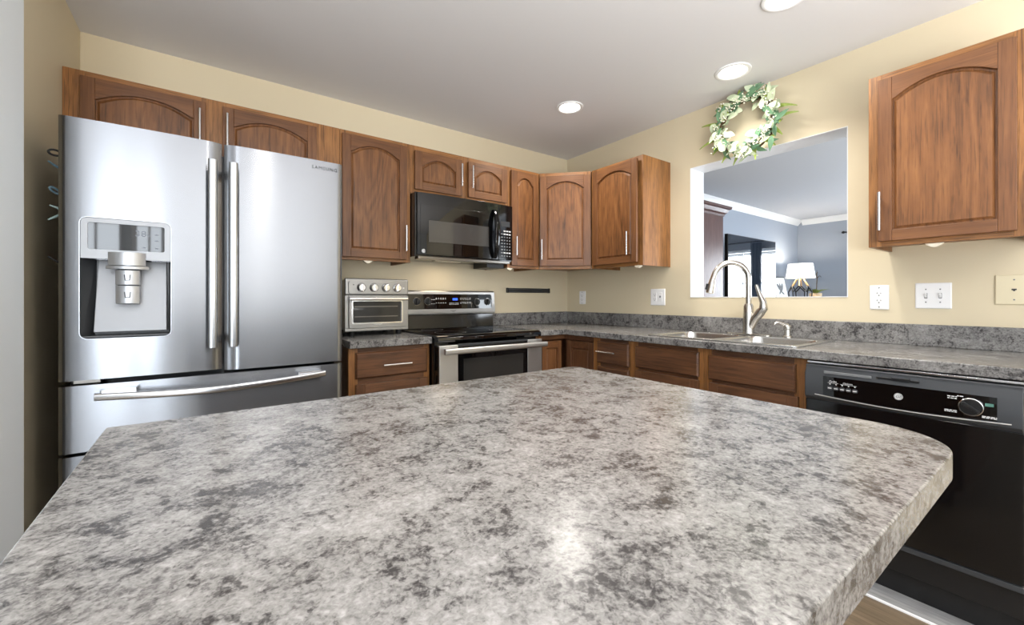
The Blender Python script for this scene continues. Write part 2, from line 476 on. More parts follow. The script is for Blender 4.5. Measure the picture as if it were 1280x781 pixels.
# living room beyond the pass-through
LX, LY = 5.29, -4.3
struct('floor_living', MB().box(WT, LX + 0.12, LY - 0.12, 0.12, -0.1, 0.0), 'floor')
struct('ceiling_living', MB().box(WT, LX + 0.12, LY - 0.12, 0.12, H_C, H_C + 0.1), 'liv_ceiling')
struct('wall_living_back', MB().box(WT, LX + 0.12, 0.0, 0.12, 0, H_C), 'blue_wall')
wall_with_windows('wall_living_right', 'Y', LX, 0.12, LY, 0.0, [(-2.55, -0.95, 0.8, 2.03)], 'blue_wall')
window('Y', LX, 0.12, -2.55, -0.95, 0.8, 2.03, 2, 2)
wall_with_windows('wall_living_front', 'X', LY - 0.12, 0.12, WT, LX, [(1.3, 3.5, 0.5, 2.2)], 'blue_wall')
window('X', LY - 0.12, 0.12, 1.3, 3.5, 0.5, 2.2, 4, 2)
crown = [(0, 0), (0.0, -0.085), (0.012, -0.085), (0.02, -0.07), (0.045, -0.045), (0.062, -0.02), (0.075, -0.012), (0.075, 0)]
mb = MB().prism([(-a, H_C + b) for a, b in crown], 'X', WT, LX)
struct('trim_2', mb, 'white')
struct('trim_3', MB().prism([(LX - a, H_C + b) for a, b in crown], 'Y', LY, -0.075), 'white')

# ------------------------------------------------------------------ cabinets
ZT, ZB = 2.130, 1.368


def bar_pull(parent, p, q, out=0.030, r=0.0058):
    """bar handle between two points of the door face, standing off towards local -y"""
    p, q = Vector(p), Vector(q); d = (q - p).normalized(); o = Vector((0, -out, 0))
    mb = MB().tube([p + o, q + o], r, 12)
    L = (q - p).length
    for f in (0.16, 0.84):
        c = p + d * L * f
        mb.tube([c, c + o], r * 0.72, 10)
    return mb.build('handle', 'chrome', parent, bevel=0.0008, seg=1)


def cab_door(parent, x0, x1, z0, z1, yb, th=0.02, arch=True, stile=0.047, mats=('door', 'door_h', 'panel'), pull=None, name='door', rail_lo=0.047, gap=0.004, ajar=0.0):
    yb = yb - gap
    yf = yb - th
    a0, a1 = x0 + stile, x1 - stile
    c0 = z0 + rail_lo
    hi, peak = (z1 - 0.098, z1 - 0.046) if arch else (z1 - 0.05, z1 - 0.05)
    if z1 - z0 < 0.32 and arch: hi, peak = z1 - 0.092, z1 - 0.042
    N = 22

    def top(d):
        l, r = a0 + d, a1 - d
        if not arch: return [(r, hi - d), (l, hi - d)]
        sh = 0.010; pts = [(r, hi - d)]
        for k in range(N + 1):
            u = 1 - 2 * k / N
            xx = (l + r) / 2 + u * ((r - l) / 2 - sh)
            pts.append((xx, hi + 0.004 - d + (peak - hi - 0.004) * (1 - abs(u) ** 2.1)))
        return pts + [(l, hi - d)]

    def loop(d): return [(a0 + d, c0 + d), (a1 - d, c0 + d)] + top(d)
    mb = MB()
    mb.box(x0, a0, yf, yb, z0, z1, 0); mb.box(a1, x1, yf, yb, z0, z1, 0)
    mb.box(a0, a1, yf, yb, z0, c0, 1)
    t_ = top(0); mb.prism([(a0, z1), (a1, z1)] + t_, 'Y', yf, yb, 1)
    d = mb.build(name, [mats[0], mats[1]], parent, bevel=0.0022, seg=2)
    pm = MB()
    L = [[(x, y, z) for x, z in loop(e)] for e, y in ((-0.001, yf + 0.0015), (0.0012, yf + 0.013), (0.0062, yf + 0.013), (0.015, yf + 0.0058), (0.018, yf + 0.0058))]
    pm.loops(L, 0, False, True)
    pm.build('door_panel', mats[2], d, ang=25)
    if pull: bar_pull(d, *[(x, yf, z) for x, z in pull])
    if ajar:          # the door hangs slightly open on its left hinge
        d.matrix_basis = Matrix.Translation((x0, yb, 0)) @ Matrix.Rotation(-ajar, 4, 'Z') @ Matrix.Translation((-x0, -yb, 0))
    return d


def face_frame(parent, x0, x1, z0, z1, yb, yf, stiles, rails, mats=('frame', 'frame_h')):
    mb = MB()
    for a, b in stiles: mb.box(a, b, yf, yb, z0, z1, 0)
    ss = sorted(stiles)
    for c, d in rails:
        for (l, r) in zip(ss[:-1], ss[1:]): mb.box(l[1], r[0], yf, yb, c, d, 1)
    return mb.build('face_frame', list(mats), parent, bevel=0.0012, seg=1)


def carcass(parent, x0, x1, z0, z1, yf, yb, drop=0.025, mat='frame', fill=True):
    mb = MB(); t = 0.014
    mb.box(x0, x0 + t, yf, yb, z0, z1); mb.box(x1 - t, x1, yf, yb, z0, z1)
    mb.box(x0 + t, x1 - t, yf, yb, z1 - t, z1); mb.box(x0 + t, x1 - t, yf, yb, z0 + drop, z0 + drop + t)
    mb.box(x0 + t, x1 - t, yb - 0.006, yb, z0 + drop + t, z1 - t)
    return mb.build('body', mat, parent)


def tab(parent, x, z, y=-0.29):
    mb = MB().prism([(x - 0.028, z), (x + 0.028, z), (x + 0.022, z - 0.008), (x + 0.006, z - 0.017), (x - 0.006, z - 0.017), (x - 0.022, z - 0.008)], 'Y', y - 0.012, y + 0.012)
    o = mb.build('plastic_tab', 'tab', parent, bevel=0.002); o['label'] = 'cream plastic tab under the cabinet edge'; return o


YF, YC = -0.32, -0.301      # face frame front and carcass front
U = 'upper wall cabinets'
# over the fridge
c = thing('wall_cabinet', 'wide two-door oak wall cabinet right above the steel fridge', 'cabinet', (-2.68, 0, 1.80), 0, U)
x0, x1, z0 = XL + 0.001, -2.120, 1.80
carcass(c, x0, x1, z0, ZT, YC, -0.001)
face_frame(c, x0, x1, z0, ZT, YC, YF, [(x0, -3.175), (-2.765, -2.668), (-2.262, x1)], [(ZT - 0.045, ZT), (z0, z0 + 0.04)])
cab_door(c, -3.187, -2.750, 1.822, 2.101, YF, pull=((-2.773, 1.895), (-2.773, 2.056)))
cab_door(c, -2.682, -2.246, 1.822, 2.101, YF, pull=((-2.663, 1.895), (-2.663, 2.060)))
# left of the microwave
c = thing('wall_cabinet', 'tall single-door oak wall cabinet between fridge and microwave', 'cabinet', (-1.90, 0, ZB), 0, U)
x0, x1 = -2.119, -1.686
carcass(c, x0, x1, ZB, ZT, YC, -0.001)
face_frame(c, x0, x1, ZB, ZT, YC, YF, [(x0, -2.085), (-1.735, x1)], [(ZT - 0.04, ZT), (ZB, ZB + 0.04)])
cab_door(c, -2.108, -1.716, 1.385, 2.104, YF, pull=((-1.731, 1.436), (-1.731, 1.597)))
tab(c, -1.955, ZB, -0.31)
# over the microwave
c = thing('wall_cabinet', 'short two-door oak wall cabinet above the black microwave', 'cabinet', (-1.30, 0, 1.815), 0, U)
x0, x1, z0 = -1.685, -0.922, 1.817
carcass(c, x0, x1, z0, ZT, YC, -0.001)
face_frame(c, x0, x1, z0, ZT, YC, YF, [(x0, -1.645), (-1.335, -1.250), (-0.950, x1)], [(ZT - 0.045, ZT), (z0, z0 + 0.04)])
cab_door(c, -1.662, -1.316, 1.845, 2.094, YF, stile=0.05, pull=((-1.333, 1.905), (-1.333, 2.060)))
cab_door(c, -1.266, -0.937, 1.848, 2.096, YF, stile=0.05, pull=((-1.247, 1.905), (-1.247, 2.063)))
# narrow, right of the microwave
c = thing('wall_cabinet', 'narrow single-door oak wall cabinet just right of the microwave', 'cabinet', (-0.77, 0, ZB), 0, U)
x0, x1 = -0.921, -0.611
carcass(c, x0, x1, ZB, ZT, YC, -0.001)
face_frame(c, x0, x1, ZB, ZT, YC, YF, [(x0, -0.878), (-0.655, x1)], [(ZT - 0.04, ZT), (ZB, ZB + 0.04)])
cab_door(c, -0.895, -0.636, 1.388, 2.106, YF, stile=0.05, pull=((-0.868, 1.462), (-0.868, 1.603)))
tab(c, -0.897, ZB, -0.31)
# diagonal corner
R4 = -PI / 4
c = thing('wall_cabinet', 'diagonal corner oak wall cabinet with a single arched door', 'cabinet', (-0.465, -0.465, ZB), R4, U)
dep = 0.64
# local frame: x along the face, -y out of the corner, origin in the middle of the face frame front; local z from cabinet bottom
g = (0.61 - 0.32) / math.sqrt(2) - 0.002


def Lz(z): return z - ZB


mb = MB()
side = (0.32) / math.sqrt(2)
hexa = [(-g, 0.019), (g, 0.019), (g + side, 0.019 + side), (0.0, 0.655), (-g - side, 0.019 + side)]
hexa = [(-g, 0.019), (g, 0.019), (g + side - 0.01, side - 0.002), (0.0, 0.64), (-g - side + 0.01, side - 0.002)]
mb.prism(hexa, 'Z', 0.025, Lz(ZT))
mb.build('body', 'frame', c)
face_frame(c, -g, g, 0, Lz(ZT), 0.018, 0.0, [(-g, -g + 0.045), (g - 0.045, g)], [(Lz(ZT) - 0.04, Lz(ZT)), (0, 0.04)])
cab_door(c, -0.196, 0.196, Lz(1.393), Lz(2.100), 0.0, stile=0.052, pull=((-0.178, Lz(1.440)), (-0.178, Lz(1.600))))
mb = MB().prism([(-g, 0.0), (g, 0.0), (g, 0.019), (-g, 0.019)], 'Z', 0.0, 0.025)

# right wall, local x = -world y from the cabinet's left end
RW = -PI / 2
c = thing('wall_cabinet', 'single-door oak wall cabinet left of the pass-through with its side showing', 'cabinet', (0, -0.613, ZB), RW, U)
wd = 1.088 - 0.613
carcass(c, 0, wd, 0, Lz(ZT), YC, -0.001)
face_frame(c, 0, wd, 0, Lz(ZT), YC, YF, [(0, 0.045), (wd - 0.045, wd)], [(Lz(ZT) - 0.04, Lz(ZT)), (0, 0.04)])
cab_door(c, 0.030, 0.446, Lz(1.390), Lz(2.108), YF, pull=((0.385, Lz(1.442)), (0.385, Lz(1.606))), ajar=math.radians(1.6))
tab(c, 0.43, 0.0, -0.31)
c = thing('wall_cabinet', 'single-door oak wall cabinet right of the pass-through above the dishwasher', 'cabinet', (0, -2.303, ZB), RW, U)
wd = 0.462
carcass(c, 0, wd, 0, Lz(ZT), YC, -0.001)
face_frame(c, 0, wd, 0, Lz(ZT), YC, YF, [(0, 0.045), (wd - 0.04, wd)], [(Lz(ZT) - 0.04, Lz(ZT)), (0, 0.04)])
cab_door(c, 0.037, 0.432, Lz(1.389), Lz(2.100), YF, pull=((0.048, Lz(1.435)), (0.048, Lz(1.602))))
tab(c, 0.21, 0.0, -0.30)

# ---- base cabinets
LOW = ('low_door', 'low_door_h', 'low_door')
YB_F = -0.61
BG = 'base cabinets'


def slab(parent, x0, x1, z0, z1, yb, pull=None, name='drawer', mat='low_door_h', th=0.02):
    yf = yb - th; e = 0.008
    mb = MB().loops([[(x0, yb, z0), (x1, yb, z0), (x1, yb, z1), (x0, yb, z1)],
                     [(x0, yf + 0.008, z0), (x1, yf + 0.008, z0), (x1, yf + 0.008, z1), (x0, yf + 0.008, z1)],
                     [(x0 + e, yf, z0 + e), (x1 - e, yf, z0 + e), (x1 - e, yf, z1 - e), (x0 + e, yf, z1 - e)]], 0, True, True)
    d = mb.build(name, mat, parent, bevel=0.0012, seg=1)
    if pull: bar_pull(d, *[(x, yf, z) for x, z in pull])
    return d


def base_body(parent, x0, x1, yf=-0.591, yb=-0.002, zt=0.874, inner=True):
    mb = MB(); t = 0.016
    mb.box(x0, x0 + t, yf, yb, 0.0, zt); mb.box(x1 - t, x1, yf, yb, 0.0, zt)
    mb.box(x0 + t, x1 - t, yf, yb, 0.10, 0.115); mb.box(x0 + t, x1 - t, yb - 0.006, yb, 0.1, zt)
    mb.box(x0 + t, x1 - t, -0.535, -0.525, 0.0, 0.10)
    if inner: mb.box(x0 + t, x1 - t, -0.50, -0.49, 0.115, zt)
    return mb.build('body', 'low_door', parent)


FR = ('frame', 'low_door_h')
c = thing('base_cabinet', 'short oak base cabinet between fridge and stove under the toaster oven', 'cabinet', (-1.915, 0, 0), 0, BG)
x0, x1 = -2.145, -1.687
base_body(c, x0, x1)
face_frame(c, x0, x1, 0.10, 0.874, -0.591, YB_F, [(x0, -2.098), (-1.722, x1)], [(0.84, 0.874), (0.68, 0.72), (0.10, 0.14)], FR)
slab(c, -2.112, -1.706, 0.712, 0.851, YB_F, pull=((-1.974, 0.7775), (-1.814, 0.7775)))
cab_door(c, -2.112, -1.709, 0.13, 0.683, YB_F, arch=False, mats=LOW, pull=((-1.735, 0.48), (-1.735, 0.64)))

# corner with two doors at a right angle: built in world axes
c = thing('corner_base_cabinet', 'oak corner base cabinet with two doors meeting at a right angle', 'cabinet', (-0.6, -0.6, 0), 0, BG)
mb = MB()
mb.box(-0.912, -0.896, -0.591, -0.002, 0, 0.874); mb.box(-0.591, -0.002, -0.908, -0.892, 0, 0.874)
mb.box(-0.90, -0.008, -0.008, -0.002, 0.1, 0.874); mb.box(-0.008, -0.002, -0.90, -0.008, 0.1, 0.874)
mb.prism([(-0.896, -0.50), (-0.50, -0.50), (-0.50, -0.892), (-0.49, -0.892), (-0.49, -0.49), (-0.896, -0.49)], 'Z', 0.0, 0.874)
mb.prism([(-0.896, -0.591), (-0.591, -0.591), (-0.591, -0.892), (-0.01, -0.892), (-0.01, -0.01), (-0.896, -0.01)], 'Z', 0.10, 0.115)
mb.build('body', 'low_door', c)
mb = MB(); mb.box(-0.912, -0.826, -0.610, -0.591, 0.1, 0.874, 0); mb.box(-0.610, -0.591, -0.936, -0.903, 0.1, 0.874, 0)
mb.box(-0.826, -0.591, -0.610, -0.591, 0.842, 0.874, 1); mb.box(-0.610, -0.591, -0.903, -0.610, 0.842, 0.874, 1)
mb.box(-0.826, -0.591, -0.610, -0.591, 0.1, 0.13, 1); mb.box(-0.610, -0.591, -0.903, -0.610, 0.1, 0.13, 1)
mb.build('face_frame', ['frame', 'low_door_h'], c, bevel=0.001, seg=1)


def world_door(parent, rz, origin, **k):
    """a cabinet door made in a turned frame, then brought to its parent's axes"""
    before = set(o.name for o in C.objects)
    tmp = bpy.data.objects.new('tmp', None); C.objects.link(tmp)
    d = cab_door(tmp, **k)
    mt = Matrix.Translation(Vector(origin) - parent.location) @ Matrix.Rotation(rz, 4, 'Z')
    for o in C.objects:
        if o.name not in before and o.type == 'MESH': o.data.transform(mt)
    d.parent = parent
    bpy.data.objects.remove(tmp)
    return d


world_door(c, 0, (0, 0, 0), x0=-0.822, x1=-0.637, z0=0.135, z1=0.830, yb=-0.588, arch=False, mats=('door', 'door_h', 'door'), stile=0.04)
world_door(c, RW, (0, 0, 0), x0=0.637, x1=0.900, z0=0.135, z1=0.836, yb=-0.588, arch=False, mats=LOW, stile=0.045)

c = thing('drawer_base_cabinet', 'narrow oak drawer cabinet between corner cabinet and sink cabinet', 'cabinet', (0, -0.937, 0), RW, BG)
wd = 1.236 - 0.937
base_body(c, 0, wd)
face_frame(c, 0, wd, 0.10, 0.874, -0.591, YB_F, [(0, 0.026), (wd - 0.04, wd)], [(0.85, 0.874), (0.67, 0.72), (0.39, 0.43), (0.10, 0.14)], FR)
slab(c, 0.010, 0.270, 0.710, 0.852, YB_F, pull=((0.030, 0.789), (0.186, 0.789)))
slab(c, 0.010, 0.270, 0.420, 0.688, YB_F, pull=((0.060, 0.60), (0.216, 0.60)))
slab(c, 0.010, 0.270, 0.130, 0.400, YB_F, pull=((0.060, 0.30), (0.216, 0.30)))

c = thing('sink_base_cabinet', 'wide oak base cabinet under the sink with two false drawer fronts', 'cabinet', (0, -1.237, 0), RW, BG)
wd = 2.166 - 1.237
base_body(c, 0, wd, inner=False)
face_frame(c, 0, wd, 0.10, 0.874, -0.591, YB_F, [(0, 0.032), (0.418, 0.496), (0.875, wd)], [(0.835, 0.874), (0.69, 0.74), (0.10, 0.14)], FR)
slab(c, 0.021, 0.429, 0.718, 0.850, YB_F, name='drawer_front')
slab(c, 0.482, 0.885, 0.716, 0.844, YB_F, name='drawer_front')
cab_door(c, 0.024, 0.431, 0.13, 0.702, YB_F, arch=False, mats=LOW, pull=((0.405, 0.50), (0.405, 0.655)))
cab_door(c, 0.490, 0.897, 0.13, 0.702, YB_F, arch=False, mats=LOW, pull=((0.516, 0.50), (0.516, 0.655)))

# ---- worktops
ZW = 0.915
wt = thing('worktop', 'short speckled grey laminate worktop under the toaster oven', 'worktop', (-1.915, -0.3, 0.875), 0, None)
MB().box(-2.147, -1.684, -0.645, -0.021, 0.876, ZW).build('slab', 'laminate', wt, bevel=0.004)
MB().box(-2.147, -1.684, -0.020, -0.001, 0.876, 1.016).build('backsplash', 'laminate', wt, bevel=0.003)
wt = thing('worktop', 'long L-shaped speckled grey laminate worktop holding the sink', 'worktop', (-0.3, -1.5, 0.875), 0, None)
SX0, SX1, SY0, SY1 = -0.598, -0.088, -1.318, -2.118
hole = [(SX0 + 0.018, SY1 + 0.018), (SX1 - 0.018, SY1 + 0.018), (SX1 - 0.018, SY0 - 0.018), (SX0 + 0.018, SY0 - 0.018)]
outer = [(-0.914, -0.001), (-0.914, -0.645), (-0.645, -0.645), (-0.645, -2.80), (-0.001, -2.80), (-0.001, -0.001)]
mb = MB().add(*plate_with_holes(outer, [hole], 0.876, ZW))
mb.build('slab', 'laminate', wt, bevel=0.004)
mb = MB().prism([(-0.914, -0.001), (-0.914, -0.020), (-0.020, -0.020), (-0.020, -2.80), (-0.001, -2.80), (-0.001, -0.001)], 'Z', ZW, 1.016)
mb.build('backsplash', 'laminate', wt, bevel=0.003)

# ---- island
isl = thing('kitchen_island', 'kitchen island with speckled grey top and rounded corner in the foreground', 'kitchen island', (-2.3, -2.3, 0))
IX0, IX1, IY0, IY1 = -2.884, -1.762, -2.776, -1.893


def corner(cx, cy, r, a0, n=10): return [(cx + r * math.cos(a0 + PI / 2 * k / n), cy + r * math.sin(a0 + PI / 2 * k / n)) for k in range(n + 1)]


pts = [(IX0, IY1), (IX0, IY0)] + corner(IX1 - 0.12, IY0 + 0.12, 0.12, -PI / 2, 14) + corner(IX1 - 0.03, IY1 - 0.03, 0.03, 0, 6)
MB().prism(pts, 'Z', 0.876, 0.9155).build('countertop', 'laminate', isl, bevel=0.0025)
MB().box(-2.80, -1.82, -2.50, -1.95, 0.10, 0.8755).box(-2.76, -1.86, -2.46, -1.99, 0, 0.10).build('body', 'low_door', isl)
# far side doors and right side panel
def isl_part(fn, rz, origin, **k):
    before = set(o.name for o in C.objects)
    tmp = bpy.data.objects.new('tmp', None); C.objects.link(tmp)
    d = fn(tmp, **k)
    mt = Matrix.Translation(Vector(origin) - isl.location) @ Matrix.Rotation(rz, 4, 'Z')
    for o in C.objects:
        if o.name not in before and o.type == 'MESH': o.data.transform(mt)
    d.parent = isl; bpy.data.objects.remove(tmp); return d


for a in (0.03, 0.50):
    isl_part(cab_door, PI, (-1.82, -1.95, 0), x0=a, x1=a + 0.45, z0=0.13, z1=0.68, yb=-0.0005, arch=False, mats=LOW, pull=None)
    isl_part(slab, PI, (-1.82, -1.95, 0), x0=a, x1=a + 0.45, z0=0.70, z1=0.85, yb=-0.0005, pull=((a + 0.14, 0.775), (a + 0.30, 0.775)))

# ------------------------------------------------------------------ refrigerator
fr = thing('refrigerator', 'large stainless steel french-door refrigerator left of the toaster oven', 'refrigerator', (-2.694, -0.45, 0))
FX0, FX1, FS = -3.147, -2.240, -2.6915
FY = -0.87
MB().box(FX0 + 0.006, FX1 - 0.006, -0.755, -0.03, 0.03, 1.735).box(FX0 + 0.05, FX1 - 0.05, -0.72, -0.08, 0, 0.03).build('body', 'dark_grey', fr, bevel=0.006)


def door_profile(x0, x1, depth0=-0.765, n=40, e=0.014, bow=0.004, wl=0.02, wr_=0.02):
    """top view outline of a softly bowed door, front towards -y"""
    pts = []
    for k in range(n + 1):
        u = -math.cos(PI * k / n)           # denser towards the edges
        x = (x0 + x1) / 2 + u * (x1 - x0) / 2
        roll = (e if wl > 0.04 else 0.005) * max(0.0, 1 - (x - x0) / wl) ** 2.2 + (e if wr_ > 0.04 else 0.005) * max(0.0, 1 - (x1 - x) / wr_) ** 2.2
        pts.append((x, FY + bow * u * u + roll))
    return pts + [(x1, depth0), (x0, depth0)]


pdoor = MB().prism(door_profile(FX0, FS - 0.004, wr_=0.055), 'Z', 0.858, 1.755)
DX0, DX1, DZ0, DZ1 = -3.097, -2.851, 0.997, 1.421
cut = MB().prism(rrect((DX0 + DX1) / 2, (DZ0 + DZ1) / 2, DX1 - DX0, DZ1 - DZ0, 0.022), 'Y', -0.96, -0.785)
dl = difference('door', pdoor, [cut], ['steel'], fr); dl['label'] = 'left steel door with the water dispenser'
dr = MB().prism(door_profile(FS + 0.004, FX1, wl=0.055), 'Z', 0.852, 1.755).build('door', 'steel', fr, ang=30)
for (d, xh) in ((dl, -2.726), (dr, -2.660)):
    mb = MB()
    za, zb = 0.950, 1.668
    prof = rrect(0, 0, 0.030, 0.024, 0.009, 4)
    mb.loops([[(xh + a, -0.930 + b, z) for a, b in prof] for z in (za, zb)], 0, True, True)
    for z in (za + 0.03, zb - 0.03): mb.box(xh - 0.009, xh + 0.009, -0.925, FY + 0.004, z - 0.016, z + 0.016)
    mb.build('handle', 'steel_handle', d, bevel=0.0015)
drw = MB().prism(door_profile(FX0, FX1), 'Z', 0.612, 0.840).build('drawer', 'steel', fr, ang=30)
N = 20; L = []
for k in range(N + 1):
    u = k / N; x = -3.052 + u * (3.052 - 2.322)
    y = -0.912 - 0.026 * math.sin(PI * u); z = 0.8085 - 0.004 + 0.006 * u - 0.014 * math.sin(PI * u)
    L.append([(x, y + b, z + a) for a, b in rrect(0, 0, 0.026, 0.022, 0.008, 4)])
mb = MB().loops(L, 0, True, True)
for x in (-2.99, -2.384): mb.box(x - 0.045, x + 0.045, -0.918, FY + 0.004, 0.803, 0.825)
mb.build('handle', 'steel_trim', drw, bevel=0.001)
MB().prism(door_profile(FX0, FX1), 'Z', 0.11, 0.600).build('drawer', 'steel', fr, ang=30)
MB().box(FX0 + 0.02, FX1 - 0.02, -0.82, -0.756, 0.02, 0.10).build('kick_grille', 'dark_grey', fr, bevel=0.003)
MB().box(FX0 + 0.03, FX0 + 0.10, -0.84, -0.79, 0.842, 0.856).build('hinge', 'nickel_dark', fr, bevel=0.002)
# dispenser
ds = MB()
op = rrect((DX0 + DX1) / 2, (DZ0 + DZ1) / 2, DX1 - DX0 - 0.001, DZ1 - DZ0 - 0.001, 0.022)
ip = rrect((DX0 + DX1) / 2, (DZ0 + DZ1) / 2, DX1 - DX0 - 0.005, DZ1 - DZ0 - 0.005, 0.020)
ds.loops([[(x, FY + 0.004, z) for x, z in op], [(x, FY - 0.003, z) for x, z in op], [(x, FY - 0.003, z) for x, z in ip], [(x, FY + 0.004, z) for x, z in ip]])
dsp = ds.build('dispenser', 'spout_steel', fr)
cz = 1.2775
mb = MB()
mb.box(DX0 + 0.004, DX1 - 0.004, -0.800, -0.788, DZ0 + 0.004, cz)                    # back
xb0, xb1 = DX0 + 0.034, DX1 - 0.012
mb.add([(DX0 + 0.004, FY + 0.003, DZ0 + 0.004), (DX0 + 0.004, FY + 0.003, cz), (xb0, -0.800, cz), (xb0 - 0.005, -0.800, DZ0 + 0.004)], [(0, 1, 2, 3)])
mb.add([(DX1 - 0.004, FY + 0.003, DZ0 + 0.004), (DX1 - 0.004, FY + 0.003, cz), (xb1, -0.800, cz), (xb1, -0.800, DZ0 + 0.004)], [(0, 1, 2, 3)])
mb.build('recess', 'dark_grey', dsp, smooth=False)
mb = MB().add([(xb0 + 0.004, -0.806, cz), (xb1 - 0.006, -0.806, cz), (xb1 - 0.004, -0.838, DZ0 + 0.022), (xb0 - 0.004, -0.838, DZ0 + 0.022),
               (xb0 + 0.004, -0.801, cz), (xb1 - 0.006, -0.801, cz), (xb1 - 0.004, -0.801, DZ0 + 0.022), (xb0 - 0.004, -0.801, DZ0 + 0.022)],
              [(0, 1, 2, 3), (4, 5, 6, 7), (0, 1, 5, 4), (1, 2, 6, 5), (2, 3, 7, 6), (3, 0, 4, 7)])
mb.build('back_plate', 'disp_grey', dsp, bevel=0.003)
MB().box(DX0 + 0.006, DX1 - 0.006, FY + 0.006, -0.802, DZ0 + 0.004, DZ0 + 0.012).build('drip_tray', 'dark_grey', dsp, bevel=0.002)
sx0, sx1, sz0, sz1 = -3.0755, -2.8715, 1.309, 1.402
pan = plate_with_holes([(x, z) for x, z in [(DX0 + 0.004, cz), (DX1 - 0.004, cz)] + [p for p in rrect((DX0 + DX1) / 2, (DZ0 + DZ1) / 2, DX1 - DX0 - 0.008, DZ1 - DZ0 - 0.008, 0.018)[:12]]],
                       [rrect((sx0 + sx1) / 2, (sz0 + sz1) / 2, sx1 - sx0, sz1 - sz0, 0.006)], 0, 1)
mb = MB().add([(v.x, FY - 0.0015 + (0.012 if v.z < 0.5 else 0.0), v.y) for v in pan[0]], pan[1])
mb.build('control_panel', 'disp_grey', dsp)
MB().prism(rrect((sx0 + sx1) / 2, (sz0 + sz1) / 2, sx1 - sx0, sz1 - sz0, 0.006), 'Y', FY + 0.001, FY + 0.008).build('screen', 'black_glass', dsp)
mb = MB().text('38', 0.030, (-2.9385, FY + 0.0006, 1.372), depth=0.0004, space=1.1).text('°F', 0.012, (-2.917, FY + 0.0006, 1.366), depth=0.0004)
for (ax, az) in ((-2.894, 1.372), (-2.894, 1.35), (-2.93, 1.323), (-2.894, 1.322)): MB().box(ax - 0.005, ax + 0.005, FY + 0.0003, FY + 0.0014, az - 0.002, az + 0.002).build('icon', 'dim_display', dsp)
mb.build('digits', 'dim_display', dsp, smooth=False)
scx = -2.974
mb = MB()
prof = [(scx - 0.050, FY + 0.01)] + [(scx + 0.050 * u, FY - 0.006 - 0.020 * (1 - u * u)) for u in [k / 8 - 1 for k in range(17)]] + [(scx + 0.050, FY + 0.01)]
mb.prism(prof, 'Z', 1.255, 1.302)
mb.prism([(scx + (x - scx) * 1.15, y + 0.01) for x, y in prof], 'Z', 1.243, 1.254)
mb.build('spout_cover', 'spout_steel', dsp, bevel=0.001)
for (z0, z1, y) in ((1.187, 1.240, -0.862), (1.120, 1.184, -0.858)):
    w2 = 0.033
    f = [(scx + w2 * u, y - 0.012 * (1 - u * u)) for u in [k / 6 - 1 for k in range(13)]]
    MB().prism(f + [(scx + w2, y + 0.02), (scx - w2, y + 0.02)], 'Z', z0, z1).build('lever', 'spout_steel', dsp, bevel=0.002)
    mb = MB(); zc = (z0 + z1) / 2
    for (a, b) in (((-0.008, 0.010), (-0.006, -0.010)), ((-0.006, -0.010), (0.006, -0.010)), ((0.006, -0.010), (0.008, 0.010))):
        mb.tube([(scx + a[0], y - 0.0125, zc + a[1]), (scx + b[0], y - 0.0125, zc + b[1])], 0.0012, 6)
    mb.build('cup_symbol', 'mark_dark', dsp)
MB().box(scx - 0.03, scx + 0.03, -0.845, -0.812, 1.135, 1.25).build('lever_arm', 'dark_grey', dsp, bevel=0.004)
MB().text('SAMSUNG', 0.0205, (-2.315, FY + 0.0016, 1.7215), space=1.22, depth=0.0012).build('lettering', 'mark_dark', fr, smooth=False)

# clips on the fridge's left side
CG = 'clips on the fridge side'
xs = FX0 + 0.0055
def clip_ring(zc, label, mat, tilt, sc=1.0):
    o = thing('magnetic_clip', label, 'clip', (xs, -0.80, zc), 0, CG)
    mb = MB(); n = 18; loop_ = []
    for k in range(n + 1):
        a = 2 * PI * k / n
        loop_.append((xs - 0.026 + 0.0155 * sc * math.cos(a), -0.80, zc + 0.0095 * sc * math.sin(a) + tilt * 0.0155 * math.cos(a)))
    mb.tube(loop_, 0.0036, 8, caps=False); mb.build('ring_handle', mat, o)
    MB().box(xs - 0.012, xs, -0.815, -0.785, zc - 0.016, zc - 0.004).build('jaw', mat, o, bevel=0.002)
def clip_bar(zc, label, mat, fork=False):
    o = thing('magnetic_clip', label, 'clip', (xs, -0.80, zc), 0, CG)
    MB().box(xs - 0.008, xs, -0.815, -0.785, zc - 0.018, zc + 0.002).build('jaw', mat, o, bevel=0.002)
    mb = MB().tube([(xs - 0.042, -0.80, zc + (0.014 if not fork else -0.024)), (xs - 0.025, -0.80, zc + (0.0 if not fork else -0.012)), (xs - 0.004, -0.80, zc - 0.012 if not fork else zc + 0.004)], [0.0028, 0.004, 0.004], 8)
    mb.build('arm', mat, o)
    if fork: MB().tube([(xs - 0.038, -0.80, zc + 0.026), (xs - 0.018, -0.80, zc + 0.018), (xs - 0.006, -0.80, zc)], [0.0028, 0.004, 0.004], 8).build('arm', mat, o)
clip_ring(1.640, 'black ring-handled clip, topmost on the left side of the fridge', 'black', -0.1)
clip_bar(1.595, 'slate blue straight-armed clip just below the topmost black clip on the fridge', 'clip_blue')
clip_ring(1.510, 'dark blue looped clip, third down the left side of the fridge', 'clip_blue', -0.5, 0.8)
clip_bar(1.432, 'pale teal fork-shaped clip, lowest on the left side of the fridge', 'clip_pale', True)

clip_bar(1.268, 'small black clip set well below the others on the left side of the fridge', 'black')

